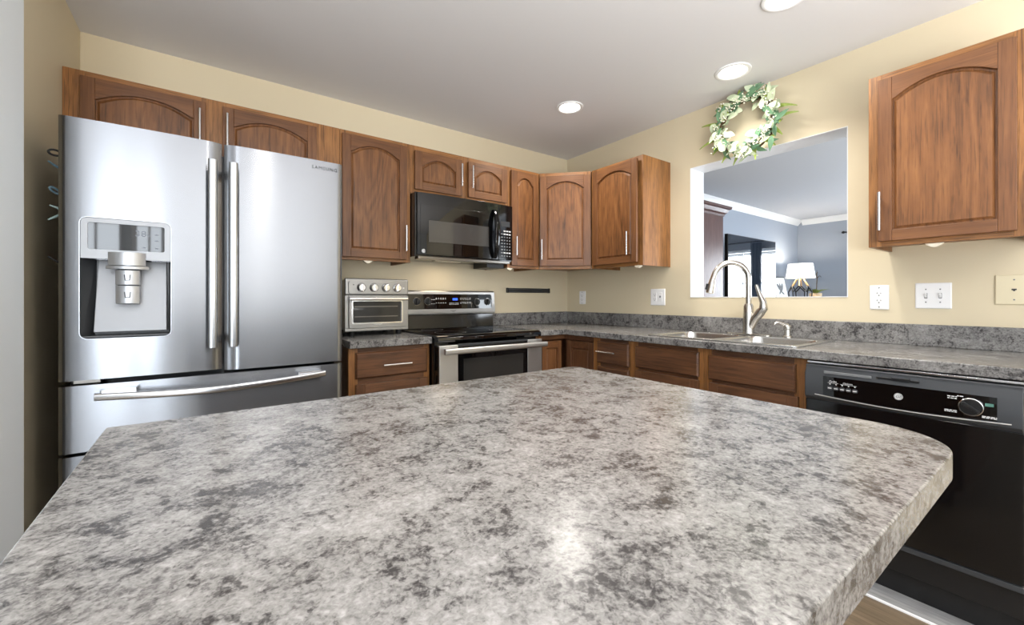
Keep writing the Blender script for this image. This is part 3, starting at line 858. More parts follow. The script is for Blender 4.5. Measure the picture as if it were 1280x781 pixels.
# ------------------------------------------------------------------ microwave
mw = thing('microwave', 'black over-the-range microwave mounted under the short wall cabinet', 'microwave', (-1.30, -0.2, 1.395))
X0, X1, Z0, Z1 = -1.682, -0.926, 1.394, 1.8155
YM = -0.385
MB().box(X0, X1, YM, -0.002, Z0 + 0.012, Z1).build('body', 'black_gloss', mw, bevel=0.004)
# bowed front: door on the left, control panel on the right
def bowed(x0, x1, z0, z1, depth=0.030, base=YM):
    n = 14; out = []
    for k in range(n + 1):
        x = x0 + (x1 - x0) * k / n; u = (x - (X0 + X1) / 2) / ((X1 - X0) / 2)
        out.append((x, base - 0.010 - depth * max(0.0, 1 - u * u) ** 0.8 * 0.6))
    return out + [(x1, base - 0.0005), (x0, base - 0.0005)]
xd = -1.058
mb = MB().prism(bowed(X0 + 0.012, xd, Z0 + 0.02, Z1), 'Z', Z0 + 0.022, Z1 - 0.002)
md = mb.build('door', 'black_gloss', mw, bevel=0.003)
mb = MB().prism([(x, y - 0.0016) for x, y in bowed(-1.650, -1.195, 0, 0)[:-2]] + [(-1.195, YM - 0.008), (-1.65, YM - 0.008)], 'Z', Z0 + 0.03, 1.738)
mb.build('door_glass', 'black_glass', md, bevel=0.001)
mb = MB().prism([(x, y - 0.0030) for x, y in bowed(-1.596, -1.143, 0, 0)[:-2]] + [(-1.143, YM - 0.010), (-1.596, YM - 0.010)], 'Z', 1.500, 1.640)
mb.build('window', 'mw_window', md, bevel=0.001)
n = 14; hx = -1.098
L = []
for k in range(n + 1):
    u = k / n; z = 1.42 + u * 0.345
    y = YM - 0.030 - 0.042 * max(0.0, math.sin(PI * u)) ** 0.7
    L.append([(hx + b * (0.6 + 0.4 * math.sin(PI * u)), y + a, z) for a, b in rrect(0, 0, 0.018, 0.042, 0.007, 3)])
MB().loops(L, 0, True, True).build('handle', 'black_gloss', md, ang=50)
mb = MB().prism(bowed(xd + 0.002, X1, Z0, Z1), 'Z', Z0 + 0.022, Z1 - 0.002)
cp = mb.build('control_panel', 'black_gloss', mw, bevel=0.003)
yk = YM - 0.0185
MB().box(-1.036, -0.958, yk - 0.004, yk + 0.006, 1.655, 1.694).build('display', 'mark_dark', cp, bevel=0.002)
for r in range(9):
    for q in range(4):
        z = 1.625 - r * 0.0225; x = -1.027 + q * 0.024
        if r == 0 and q == 0: continue
        kw = 0.017 if (q == 0 or r in (0, 1, 7)) else 0.010
        yy = YM - 0.010 - 0.018 * (1 - ((x - (X0 + X1) / 2) / ((X1 - X0) / 2)) ** 2) ** 0.8
        MB().box(x - kw / 2, x + kw / 2, yy - 0.0015, yy + 0.004, z - 0.0042, z + 0.0042).build('button', 'mark_white' if (r in (0, 1, 7) and q) else 'mark_grey', cp)
def roundel(parent, center, r, face, mats=('mark_white', 'mark_dark')):
    """round white maker's badge with a script monogram; face: 'Y' towards -y or 'X' towards -x"""
    x, y, z = center
    b = MB().lathe([(r, 0), (r, 0.0015), (r * 0.97, 0.002)], center, face, 28).build('badge', mats[0], parent)
    mb = MB()
    xd_, zd_ = ((1, 0, 0), (0, 0, 1)) if face == 'Y' else ((0, -1, 0), (0, 0, 1))
    nrm = Vector((0, -1, 0)) if face == 'Y' else Vector((-1, 0, 0))
    mb.text('GE', r * 1.15, Vector(center) + nrm * 0.0022, xd_, zd_, 0.0004, shear=0.35)
    X = Vector(xd_)
    ring = [Vector(center) + nrm * 0.002 + X * (r * 0.86 * math.cos(a)) + Vector((0, 0, 1)) * (r * 0.86 * math.sin(a)) for a in [2 * PI * k / 28 for k in range(29)]]
    mb.tube(ring, r * 0.045, 5, caps=False)
    mb.build('monogram', mats[1], b, smooth=False)
roundel(md, (-1.630, YM - 0.0165, 1.441), 0.0135, 'Y')
mb = MB().box(X0 + 0.02, X1 - 0.02, YM - 0.006, YM + 0.05, Z0 - 0.004, Z0 + 0.016).build('bottom_grille', 'nickel_dark', mw, bevel=0.003)
MB().box(-1.085, -0.928, -0.295, -0.10, Z0 - 0.030, Z0 + 0.011).build('bottom_vent', 'black', mw, bevel=0.002)
MB().box(-1.45, -1.25, -0.20, -0.14, Z0 + 0.004, Z0 + 0.0115).build('work_light', 'tab', mw)
area('microwave_work_light', (-1.35, -0.17, Z0 + 0.002), (0, 0, -1), 0.2, 0.06, 0.45, (1.0, 0.80, 0.58), mw)

# ------------------------------------------------------------------ stove
st = thing('stove', 'freestanding electric stove with black glass top and stainless oven door', 'stove', (-1.30, -0.35, 0))
X0, X1 = -1.679, -0.919
MB().box(X0, X1, -0.66, -0.05, 0.02, 0.905).box(X0 + 0.05, X1 - 0.05, -0.6, -0.1, 0.0, 0.02).build('body', 'black_gloss', st, bevel=0.004)
mb = MB()
prof = [(-0.10, 0.906), (-0.10, 0.923), (-0.66, 0.923), (-0.695, 0.921), (-0.712, 0.912), (-0.716, 0.896), (-0.708, 0.884), (-0.661, 0.884), (-0.661, 0.906)]
mb.prism(prof, 'X', X0 - 0.002, X1 + 0.002)
ct = mb.build('cooktop', 'black_glass', st, bevel=0.002)
mb = MB()
for (bx, by, br) in ((-1.49, -0.50, 0.10), (-1.10, -0.50, 0.085), (-1.49, -0.23, 0.075), (-1.10, -0.23, 0.10)):
    L = MB().lathe([(br, 0.9232), (br, 0.9236), (br - 0.002, 0.9236)], (bx, by, 0), 'Z', 32, caps=False).build('burner_ring', 'mark_grey', ct)
# back guard: black lower wall, stainless upper box with black control glass
mb = MB().prism([(-0.135, 0.9235), (-0.052, 0.9235), (-0.052, 1.02), (-0.128, 1.02)], 'X', X0 + 0.004, X1 - 0.004)
mb.build('back_panel', 'black_gloss', st, bevel=0.002)
mb = MB().prism([(-0.142, 1.022), (-0.148, 1.04), (-0.135, 1.185), (-0.125, 1.195), (-0.052, 1.195), (-0.052, 1.022)], 'X', X0 + 0.001, X1 + 0.006)
bg = mb.build('back_guard', 'steel_dull', st, bevel=0.004)
def on_guard(z): return -0.148 + (z - 1.04) / 0.145 * 0.013      # y of the slanted face at height z
def guard_poly(x0, x1, z0, z1, r, out):
    return [[(x, on_guard(z) - o, z) for x, z in rrect((x0 + x1) / 2, (z0 + z1) / 2, x1 - x0, z1 - z0, r)] for o in (-0.002, out)]
MB().loops(guard_poly(-1.645, -0.943, 1.062, 1.169, 0.014, 0.0018), 0, True, True).build('control_glass', 'black_glass', bg)
for kx, kz in ((-1.567, 1.118), (-1.482, 1.118), (-1.080, 1.112), (-0.986, 1.112)):
    y = on_guard(kz) - 0.002
    k = MB().lathe([(0.026, 0.0), (0.026, 0.006), (0.0245, 0.0065)], (kx, y, kz), 'Y', 24).build('knob', 'black', bg)
    MB().loops([[(kx + a * s_, y - d, kz + b * s_) for a, b in rrect(0, 0, 0.011, 0.044, 0.005, 3)] for d, s_ in ((0.006, 1), (0.022, 0.92))], 0, True, True).build('grip', 'black', k, bevel=0.001)
    MB().lathe([(0.0262, 0.001), (0.0275, 0.001), (0.0275, 0.003), (0.0262, 0.003)], (kx, y, kz), 'Y', 24, caps=False).build('rim', 'nickel', k)
MB().box(-1.285, -1.245, on_guard(1.132) - 0.004, on_guard(1.132), 1.124, 1.140).build('display', 'blue_display', bg)
def marks(parent, x0, x1, zs, n, w_, h_, mat='mark_white', jitter=0.5, name='printed_marks'):
    mb = MB(); rnd = random.Random(int(abs(x0) * 1000) + n)
    for z in zs:
        for k in range(n):
            x = x0 + (x1 - x0) * (k + 0.5) / n; ww = w_ * (1 - jitter * rnd.random()); hh = h_ * (1 - jitter * rnd.random())
            y = on_guard(z) - 0.0020
            mb.box(x - ww / 2, x + ww / 2, y - 0.0004, y + 0.001, z - hh / 2, z + hh / 2)
    return mb.build(name, mat, parent, smooth=False)
marks(bg, -1.425, -1.335, (1.141, 1.134, 1.106), 5, 0.012, 0.006)
marks(bg, -1.46, -1.425, (1.130, 1.100), 3, 0.010, 0.004)
marks(bg, -1.315, -1.235, (1.104, 1.095), 7, 0.008, 0.006)
marks(bg, -1.225, -1.130, (1.140, 1.131, 1.110, 1.102), 8, 0.009, 0.005)
mb = MB().tube([(-1.283 + 0.022 * u, on_guard(1.046) - 0.001, 1.0505 - 0.0065 * (1 - u * u)) for u in [k / 8 - 1 for k in range(17)]], [0.0004 + 0.0016 * (1 - abs(k / 8 - 1)) for k in range(17)], 6)
mb.tube([(-1.283 + 0.022 * u, on_guard(1.05) - 0.001, 1.0515 - 0.001 * (1 - u * u)) for u in [k / 8 - 1 for k in range(17)]], 0.0005, 6)
mb.build('emblem', 'mark_dark', bg)
# oven door
YD = -0.722
od = MB().box(X0 + 0.001, X1 - 0.001, YD + 0.004, -0.662, 0.22, 0.866).build('oven_door', 'black_gloss', st, bevel=0.004)
for (a, b) in ((X0 + 0.001, -1.557), (-1.041, X1 - 0.001)):
    MB().box(a, b, YD - 0.003, YD + 0.02, 0.221, 0.867).build('side_strip', 'steel_dull', od, bevel=0.003)
MB().box(-1.556, -1.042, YD - 0.0015, YD + 0.0035, 0.23, 0.862).build('door_glass', 'black_glass', od, bevel=0.001)
MB().box(-1.520, -1.078, YD - 0.003, YD - 0.0005, 0.36, 0.782).build('window', 'window_tint', od, bevel=0.001)
MB().box(-1.556, -1.042, YD - 0.004, YD + 0.003, 0.862, 0.872).build('vent_trim', 'dark_grey', od, bevel=0.001)
mb = MB().loops([[(x, -0.772 + a, 0.837 + b) for a, b in rrect(0, 0, 0.026, 0.034, 0.010, 5)] for x in (X0 + 0.012, X1 - 0.000)], 0, True, True)
for x in (X0 + 0.06, X1 - 0.06): mb.box(x - 0.02, x + 0.02, -0.765, YD - 0.001, 0.826, 0.848)
mb.build('handle', 'steel_dull', od, bevel=0.0015)
MB().box(X0 + 0.002, X1 - 0.002, -0.705, -0.662, 0.03, 0.21).build('storage_drawer', 'steel', st, bevel=0.004)

# ------------------------------------------------------------------ toaster oven
to = thing('toaster_oven', 'small silver toaster oven with four dials on the short worktop', 'toaster oven', (-1.905, -0.2, ZW + 0.0005))
X0, X1, Z0, Z1, YT = -2.098, -1.712, 0.944, 1.257, -0.355
MB().box(X0 + 0.004, X1 - 0.004, YT + 0.012, -0.03, Z0 + 0.006, Z1 - 0.004).build('body', 'toaster_steel', to, bevel=0.012, seg=3)
mb = MB().box(X0, X1, YT, YT + 0.03, Z0, 0.962).box(X0, X0 + 0.022, YT + 0.002, YT + 0.03, 0.962, 1.156).box(X1 - 0.022, X1, YT + 0.002, YT + 0.03, 0.962, 1.156)
mb.build('front_frame', 'toaster_steel', to, bevel=0.003)
MB().box(X0, X1, YT, YT + 0.03, 1.158, Z1).build('control_head', 'toaster_steel', to, bevel=0.008, seg=3)
cp = MB().loops([[(x, y, z) for x, z in rrect((X0 + X1) / 2 - 0.002, 1.203, 0.345 * s_, 0.072 * s_, 0.010)] for y, s_ in ((YT, 1.0), (YT - 0.006, 0.985))], 0, True, True).build('control_panel', 'toaster_steel', to)
for kx in (-2.006, -1.932, -1.859, -1.788):
    k = MB().lathe([(0.0245, 0.0), (0.0245, 0.004), (0.021, 0.006), (0.0195, 0.020), (0.018, 0.022)], (kx, YT - 0.0062, 1.203), 'Y', 24).build('knob', 'chrome', cp)
    MB().box(kx - 0.0035, kx + 0.0035, YT - 0.034, YT - 0.028, 1.184, 1.222).build('grip', 'chrome', k, bevel=0.001)
    MB().lathe([(0.0248, 0.001), (0.0265, 0.001), (0.0265, 0.003), (0.0248, 0.003)], (kx, YT - 0.0062, 1.203), 'Y', 24, caps=False).build('rim', 'mark_dark', k)
MB().box(-2.054, -2.048, YT - 0.0068, YT - 0.006, 1.216, 1.222).build('indicator', 'mark_dark', cp)
MB().box(-1.752, -1.742, YT - 0.0068, YT - 0.006, 1.198, 1.207).build('badge', 'mark_white', cp)
vts, fcs = plate_with_holes(rrect((X0 + X1) / 2, 1.0585, 0.340, 0.190, 0.010), [rrect((X0 + X1) / 2 - 0.002, 1.058, 0.298, 0.130, 0.010)], 0, 1)
mb = MB().add([(v.x, YT - (0.006 if v.z > 0.5 else -0.006), v.y) for v in vts], fcs)
dd = mb.build('door', 'toaster_steel', to)
vts, fcs = plate_with_holes(rrect((X0 + X1) / 2 - 0.002, 1.058, 0.310, 0.142, 0.013), [rrect((X0 + X1) / 2 - 0.002, 1.058, 0.294, 0.126, 0.008)], 0, 1)
MB().add([(v.x, YT - (0.009 if v.z > 0.5 else 0.003), v.y) for v in vts], fcs).build('window_rim', 'chrome', dd)
MB().box(X0 + 0.030, X1 - 0.036, YT - 0.001, YT + 0.004, 0.99, 1.126).build('window', 'window_tint', dd)
mb = MB()
for z in (1.09, 1.03): mb.box(X0 + 0.055, X1 - 0.07, YT - 0.0016, YT - 0.0008, z - 0.0025, z + 0.0025)
mb.build('rack', 'nickel_dark', dd)
mb = MB().loops([[(x, YT - 0.034 + a, 1.136 + b) for a, b in rrect(0, 0, 0.016, 0.020, 0.006, 4)] for x in (X0 + 0.018, X1 - 0.018)], 0, True, True)
for x in (X0 + 0.03, X1 - 0.03): mb.box(x - 0.008, x + 0.008, YT - 0.030, YT - 0.004, 1.130, 1.142)
mb.build('handle', 'chrome', dd, bevel=0.001)
MB().text('Cuisinart', 0.0135, ((X0 + X1) / 2 - 0.003, YT - 0.0100, 0.9835), depth=0.0006).build('lettering', 'mark_white', dd, smooth=False)
for fx in (X0 + 0.05, X1 - 0.05):
    for fy in (YT + 0.04, -0.07):
        MB().lathe([(0.016, ZW + 0.0005), (0.018, ZW + 0.010), (0.018, Z0 + 0.008)], (fx, fy, 0), 'Z', 14).build('foot', 'black', to)

# ------------------------------------------------------------------ dishwasher (local x = -world y)
dw = thing('dishwasher', 'black built-in dishwasher under the right end of the worktop', 'dishwasher', (0, -2.170, 0), RW)
W = 0.602
def dx(y): return -2.170 - y
MB().box(0.004, W - 0.004, -0.60, -0.02, 0.10, 0.868).build('body', 'dark_grey', dw)
MB().box(0.002, W - 0.002, -0.655, -0.601, 0.225, 0.712).build('door', 'black_gloss', dw, bevel=0.004)
prof = [(-0.601, 0.704), (-0.646, 0.704), (-0.668, 0.725), (-0.668, 0.822), (-0.655, 0.843), (-0.655, 0.858), (-0.601, 0.858)]
cpn = MB().prism(prof, 'X', 0.002, W - 0.002).build('control_panel', 'dark_grey', dw, bevel=0.004)
MB().box(0.002, W - 0.002, -0.640, -0.601, 0.8625, 0.8715).build('top_trim', 'steel_trim', dw, bevel=0.002)
n = 14; lo = []
x0_, x1_ = 0.070, 0.545
poly = [(x0_, 0.816), (x0_, 0.742)] + [(x0_ + (x1_ - x0_) * k / n, 0.740 - 0.010 * math.sin(PI * k / n)) for k in range(n + 1)] + [(x1_, 0.816)]
MB().prism(poly, 'Y', -0.6705, -0.667).build('fascia', 'black_glass', cpn)
mb = MB().tube([(x0_ - 0.03 + (x1_ - x0_ + 0.06) * k / n, -0.6685, 0.736 - 0.011 * math.sin(PI * k / n)) for k in range(n + 1)], 0.0022, 8)
mb.build('chrome_line', 'steel_dull', cpn)
MB().box(0.072, 0.226, -0.6700, -0.664, 0.828, 0.838).build('grip_recess', 'mark_grey', cpn, bevel=0.001)
mb = MB().box(0.240, 0.36, -0.6690, -0.655, 0.833, 0.839).box(0.285, 0.335, -0.672, -0.655, 0.832, 0.842)
mb.build('latch', 'black', cpn, bevel=0.001)
for k in range(5):
    bx = 0.094 + k * 0.0205
    MB().loops([[(bx + a * s_, y, 0.771 + b * s_) for a, b in rrect(0, 0, 0.019, 0.016, 0.006, 3)] for y, s_ in ((-0.6705, 1), (-0.674, 0.85))], 0, True, True).build('button', 'dark_grey', cpn, bevel=0.0004)
    MB().box(bx - 0.006, bx + 0.006, -0.6746, -0.6738, 0.769, 0.773).build('button_mark', 'mark_white', cpn)
    MB().box(bx - 0.0022, bx + 0.0022, -0.6712, -0.6704, 0.785, 0.789).build('indicator', 'mark_white', cpn)
mb = MB().text('Cycles', 0.0095, (0.104, -0.6708, 0.7985), depth=0.0003).text('Options', 0.0095, (0.153, -0.6708, 0.7965), depth=0.0003)
mb.box(0.086, 0.122, -0.6711, -0.6704, 0.7915, 0.7925).box(0.128, 0.182, -0.6711, -0.6704, 0.7905, 0.7915)
mb.build('lettering', 'mark_white', cpn, smooth=False)
kc = (0.488, -0.6705, 0.776)
kb = MB().lathe([(0.0275, 0.0), (0.0275, 0.012), (0.025, 0.016)], kc, 'Y', 28).build('dial', 'black', cpn)
MB().lathe([(0.0275, 0.001), (0.0295, 0.001), (0.0295, 0.010), (0.0275, 0.012)], kc, 'Y', 32, caps=False).build('dial_rim', 'chrome', kb)
mb = MB().loops([[(a * s_, y, b * s_) for a, b in rrect(0, 0, 0.011, 0.050, 0.005, 3)] for y, s_ in ((-0.016, 1), (-0.026, 0.9))], 0, True, True)
mb.xf(Matrix.Translation(kc) @ Matrix.Rotation(math.radians(-55), 4, 'Y')); mb.build('dial_grip', 'black', kb, bevel=0.0008)
rnd = random.Random(3)
for (x0, x1, z0, z1, nn) in ((0.432, 0.455, 0.793, 0.806, 2), (0.425, 0.455, 0.748, 0.757, 2), (0.512, 0.545, 0.744, 0.752, 2), (0.455, 0.470, 0.804, 0.809, 1)):
    for r in range(nn):
        z = z0 + (z1 - z0) * (r + 0.5) / nn
        x = x0
        while x < x1:
            q = 0.004 + 0.006 * rnd.random(); MB().box(x, min(x + q, x1), -0.6711, -0.6704, z - 0.0016, z + 0.0016).build('dial_mark', 'mark_white', cpn); x += q + 0.0018
MB().box(0.519, 0.538, -0.6715, -0.6704, 0.784, 0.794).build('sticker', 'sticker', cpn)
roundel(cpn, (0.305, -0.6705, 0.775), 0.0125, 'Y')
MB().box(0.002, W - 0.002, -0.648, -0.601, 0.198, 0.220).build('lower_trim', 'dark_grey', dw, bevel=0.005)
MB().box(0.004, W - 0.004, -0.618, -0.590, 0.100, 0.196).build('access_panel', 'black', dw, bevel=0.003)
MB().box(0.004, W - 0.004, -0.585, -0.56, 0.004, 0.099).build('kick_plate', 'black', dw, bevel=0.002)
struct('trim_4', MB().box(-0.688, -0.566, -2.80, -2.17, 0.0, 0.0035, 0).box(-0.700, -0.688, -2.80, -2.17, 0.0, 0.005, 1), ['floor_strip', 'white'])
MB_end = thing('end_panel', 'oak end panel at the right end of the worktop beyond the dishwasher', 'panel', (-0.3, -2.785, 0))
MB().box(-0.61, -0.002, -2.795, -2.776, 0, 0.874).build('board', 'low_door', MB_end, bevel=0.001)

# ------------------------------------------------------------------ sink, faucet, soap pump
sk = thing('sink', 'stainless double-bowl sink set into the long worktop below the pass-through', 'sink', (-0.34, -1.72, ZW))
bowls = [(-0.560, -0.195, -1.350, -1.700), (-0.560, -0.195, -1.745, -2.088)]
def rr(b, inset, r): return rrect((b[0] + b[1]) / 2, (b[2] + b[3]) / 2, abs(b[1] - b[0]) - 2 * inset, abs(b[3] - b[2]) - 2 * inset, r, 6)
outer = rrect((SX0 + SX1) / 2, (SY0 + SY1) / 2, SX1 - SX0, SY0 - SY1, 0.025, 6)
vts, fcs = plate_with_holes(outer, [rr(b, 0, 0.06) for b in bowls], ZW + 0.0005, ZW + 0.007)
MB().add(vts, fcs).build('deck', 'steel_sink', sk, bevel=0.003, seg=2)
for b in bowls:
    L = [[(x, y, z) for x, y in rr(b, i, r)] for i, r, z in ((0, 0.06, ZW + 0.0065), (0.004, 0.06, ZW - 0.002), (0.010, 0.06, ZW - 0.12), (0.018, 0.06, ZW - 0.155), (0.04, 0.055, ZW - 0.172), (0.10, 0.04, ZW - 0.178))]
    bo = MB().loops(L, 0, False, True).build('bowl', 'steel_sink', sk, ang=60)
    MB().lathe([(0.045, ZW - 0.1772), (0.045, ZW - 0.1752), (0.034, ZW - 0.1752), (0.03, ZW - 0.1768)], ((b[0] + b[1]) / 2, (b[2] + b[3]) / 2, 0), 'Z', 24).build('drain', 'nickel', bo)

fx, fy = -0.140, -1.700
fz = ZW + 0.0075
fa = thing('faucet', 'tall brushed-nickel gooseneck faucet with pull-down spray head behind the sink', 'faucet', (fx, fy, fz))
MB().loops([[(fx + a, fy + b, z) for a, b in rrect(0, 0, w_, h_, 0.024, 6)] for z, w_, h_ in ((fz, 0.056, 0.25), (fz + 0.006, 0.056, 0.25), (fz + 0.008, 0.050, 0.244))], 0, True, True).build('deck_plate', 'nickel', fa)
MB().lathe([(0.033, fz + 0.0085), (0.031, fz + 0.02), (0.0295, fz + 0.10), (0.0265, fz + 0.17), (0.019, fz + 0.185)], (fx, fy, 0), 'Z', 24).build('base', 'nickel', fa, ang=60)
d = Vector((-0.72, 0.69, 0)).normalized()
zr = 1.255; R_ = 0.098
path = [Vector((fx, fy, fz + 0.18)), Vector((fx, fy, 1.18))]
for k in range(17):
    a = PI - PI * 0.93 * k / 16
    path.append(Vector((fx, fy, zr)) + d * (R_ + R_ * math.cos(a)) + Vector((0, 0, R_ * math.sin(a))))
e = path[-1] + (path[-1] - path[-2]).normalized() * 0.030
MB().tube(path + [e], 0.0158, 16).build('spout', 'nickel', fa, ang=60)
dirn = (Vector((0, 0, -1)) + d * 0.20).normalized()
hd = MB().tube([e - dirn * 0.004, e + dirn * 0.012, e + dirn * 0.05, e + dirn * 0.078], [0.0168, 0.019, 0.0225, 0.0235], 18).build('spray_head', 'nickel', fa, ang=50)
s_ = e + dirn * 0.040 + d * 0.0225
MB().tube([s_ - dirn * 0.018, s_ + dirn * 0.018], 0.0095, 10).build('spray_button', 'black', hd)
hp = [Vector((fx, fy, fz + 0.03)), Vector((fx - 0.004, fy - 0.036, fz + 0.095)), Vector((fx - 0.006, fy - 0.072, fz + 0.140))]
MB().tube(hp, [0.025, 0.025, 0.0245], 16).build('valve_arm', 'nickel', fa, ang=60)
MB().tube([hp[-1] + Vector((0, 0.004, -0.004)), hp[-1] + Vector((0, -0.014, 0.018)), hp[-1] + Vector((-0.002, -0.012, 0.055)), hp[-1] + Vector((-0.004, 0.008, 0.105)), hp[-1] + Vector((-0.006, 0.024, 0.155))], [0.0245, 0.0235, 0.018, 0.012, 0.0075], 14).build('lever_handle', 'nickel', fa, ang=60)

sp = thing('soap_dispenser', 'small brushed-nickel soap pump on the sink rim right of the faucet', 'soap dispenser', (-0.135, -1.905, fz))
px, py = -0.135, -1.905
MB().lathe([(0.024, fz), (0.024, fz + 0.006), (0.017, fz + 0.010), (0.0155, fz + 0.042), (0.019, fz + 0.046), (0.019, fz + 0.062), (0.015, fz + 0.066)], (px, py, 0), 'Z', 20).build('base', 'nickel', sp)
MB().tube([Vector((px, py, fz + 0.06)), Vector((px, py, fz + 0.068))] + [Vector((px, py, fz + 0.056)) + d * (0.012 + 0.055 * math.sin(t_)) + Vector((0, 0, 0.012 + 0.014 * math.sin(2 * t_))) for t_ in [k * PI / 2 / 8 for k in range(9)]], [0.010, 0.009] + [0.0085 - 0.0003 * k for k in range(9)], 12).build('spout', 'nickel', sp, ang=60)

# ------------------------------------------------------------------ wall plates and rack
def duplex(mb_parent, cx, cz, frame='Y'):
    pass


def plate(name, label, cat, cx, cz, w_, h_, rz, wall_at, mat='plate', group=None):
    """plate on a wall: local x along the wall, front -y"""
    loc = (cx, -0.0005, cz) if rz == 0 else (-0.0005, cx, cz)
    o = thing(name, label, cat, loc, rz, group)
    MB().loops([[(a * s1, y, b * s2) for a, b in rrect(0, 0, w_, h_, 0.003, 3)] for y, s1, s2 in ((0, 1, 1), (-0.003, 1, 1), (-0.0065, 1 - 0.008 / w_, 1 - 0.008 / h_))], 0, True, True).build('plate', mat, o, ang=20)
    return o


def receptacle(o, x):
    r = MB().loops([[(x + a, y, b) for a, b in rrect(0, 0, 0.034, 0.068, 0.003, 3)] for y in (-0.006, -0.0085)], 0, True, True).build('receptacle', 'plate', o)
    for z in (0.018, -0.018):
        mb = MB().box(x - 0.0085, x - 0.006, -0.0092, -0.008, z - 0.0005, z + 0.007).box(x + 0.006, x + 0.0085, -0.0092, -0.008, z, z + 0.006)
        mb.lathe([(0.0028, 0.008), (0.0028, 0.0092)], (x, 0, z - 0.008), 'Y', 10); mb.build('slot', 'mark_dark', r)


def screws(o, x, dz):
    for z in (dz, -dz): MB().lathe([(0.003, 0.006), (0.003, 0.0074)], (x, 0, z), 'Y', 10).build('screw', 'mark_grey', o)


OG = 'outlets'
o = plate('wall_outlet', 'white wall outlet between the pass-through and the light switches', 'outlet', -2.268, 1.1435, 0.075, 0.121, RW, 0, group=OG); receptacle(o, 0); screws(o, 0, 0.048)
o = plate('wall_switch', 'white double light switch plate under the right wall cabinet', 'switch', -2.462, 1.151, 0.122, 0.120, RW, 0)
for x in (-0.024, 0.024):
    MB().loops([[(x + a, -0.0062, b) for a, b in rrect(0, 0, 0.011, 0.025, 0.001, 2)], [(x + a, -0.0072, b) for a, b in rrect(0, 0, 0.011, 0.025, 0.001, 2)]], 0, True, True).build('toggle_slot', 'mark_grey', o)
    MB().add([(x - 0.004, -0.007, -0.009), (x + 0.004, -0.007, -0.009), (x + 0.004, -0.007, 0.011), (x - 0.004, -0.007, 0.011), (x - 0.0035, -0.019, 0.006), (x + 0.0035, -0.019, 0.006), (x + 0.0035, -0.017, 0.012), (x - 0.0035, -0.017, 0.012)],
             [(3, 2, 1, 0), (4, 5, 6, 7), (0, 1, 5, 4), (1, 2, 6, 5), (2, 3, 7, 6), (3, 0, 4, 7)]).build('toggle', 'plate', o, bevel=0.0008)
    screws(o, x, 0.030)
o = plate('phone_jack', 'beige phone jack plate at the far right above the worktop', 'phone jack', -2.705, 1.175, 0.108, 0.126, RW, 0, 'plate_beige')
MB().prism([(-0.007, 0.004), (0.007, 0.004), (0.007, -0.002), (0.003, -0.002), (0.003, -0.006), (-0.003, -0.006), (-0.003, -0.002), (-0.007, -0.002)], 'Y', -0.0078, -0.006).build('socket', 'mark_dark', o)
screws(o, 0, 0.042)
o = plate('wall_outlet', 'white double-width outlet and switch plate below the cabinet left of the pass-through', 'outlet', -0.984, 1.148, 0.124, 0.124, RW, 0, group=OG)
receptacle(o, -0.024)
MB().loops([[(0.024 + a, y, b) for a, b in rrect(0, 0, 0.034, 0.068, 0.003, 3)] for y in (-0.006, -0.0085)], 0, True, True).build('rocker', 'plate', o, bevel=0.001)
MB().box(0.018, 0.030, -0.0105, -0.008, -0.004, 0.010).build('toggle', 'mark_grey', o)
o = plate('wall_outlet', 'white wall outlet on the right wall close to the room corner', 'outlet', -0.200, 1.145, 0.075, 0.118, RW, 0, group=OG); receptacle(o, 0); screws(o, 0, 0.048)
o = plate('wall_outlet', 'white wall outlet on the back wall just right of the stove', 'outlet', -0.769, 1.157, 0.072, 0.112, 0, 0, group=OG); receptacle(o, 0); screws(o, 0, 0.048)

kn = thing('knife_strip', 'long black magnetic knife strip on the wall right of the stove', 'knife strip', (-0.47, -0.0005, 1.206))
MB().box(-0.704, -0.236, -0.020, -0.001, 1.188, 1.226).build('bar', 'black', kn, bevel=0.004)
for z in (1.196, 1.214): MB().box(-0.694, -0.246, -0.0225, -0.0195, z - 0.004, z + 0.004).build('magnet_band', 'dark_grey', kn, bevel=0.001)
for x in (-0.700, -0.242): MB().box(x - 0.007, x + 0.007, -0.0235, -0.0008, 1.186, 1.228).build('end_cap', 'black_gloss', kn, bevel=0.003)

# ------------------------------------------------------------------ ceiling downlights
def downlight(x, y, label, r=0.075, watts=P_DOWN, spread=2.35):
    o = thing('recessed_light', label, 'ceiling light', (x, y, H_C), 0, 'recessed ceiling lights')
    MB().lathe([(r, 0.0), (r + 0.017, 0.0), (r + 0.015, -0.006), (r + 0.004, -0.010), (r - 0.004, -0.006), (r - 0.012, -0.0005)], (x, y, H_C - 0.0005), 'Z', 40, caps=False).build('trim_ring', 'white', o, ang=50)
    MB().lathe([(r - 0.006, -0.0015), (r - 0.010, -0.0045), (0.002, -0.0060)], (x, y, H_C), 'Z', 40).build('lens', 'lens', o, ang=60)
    area('downlight_lamp', (x, y, H_C - 0.013), (0, 0, -1), 2 * r - 0.02, 0, watts, (1.0, 0.955, 0.89), o, 'DISK', spread=spread)


downlight(-0.747, -0.812, 'round lit ceiling downlight farthest into the room, above the corner')
downlight(-0.306, -1.690, 'round lit ceiling downlight right beside the green wreath', 0.078, P_DOWN * 0.62, 2.0)
downlight(-0.725, -2.120, 'round lit ceiling downlight cut off by the top edge of the photo')
downlight(-2.45, -2.30, 'added unseen ceiling downlight over the left end of the island')  # added lamp above the view, put in for its light
downlight(-2.45, -4.20, 'added unseen ceiling downlight in the breakfast area behind the camera')  # another added lamp, unseen, for light behind the camera

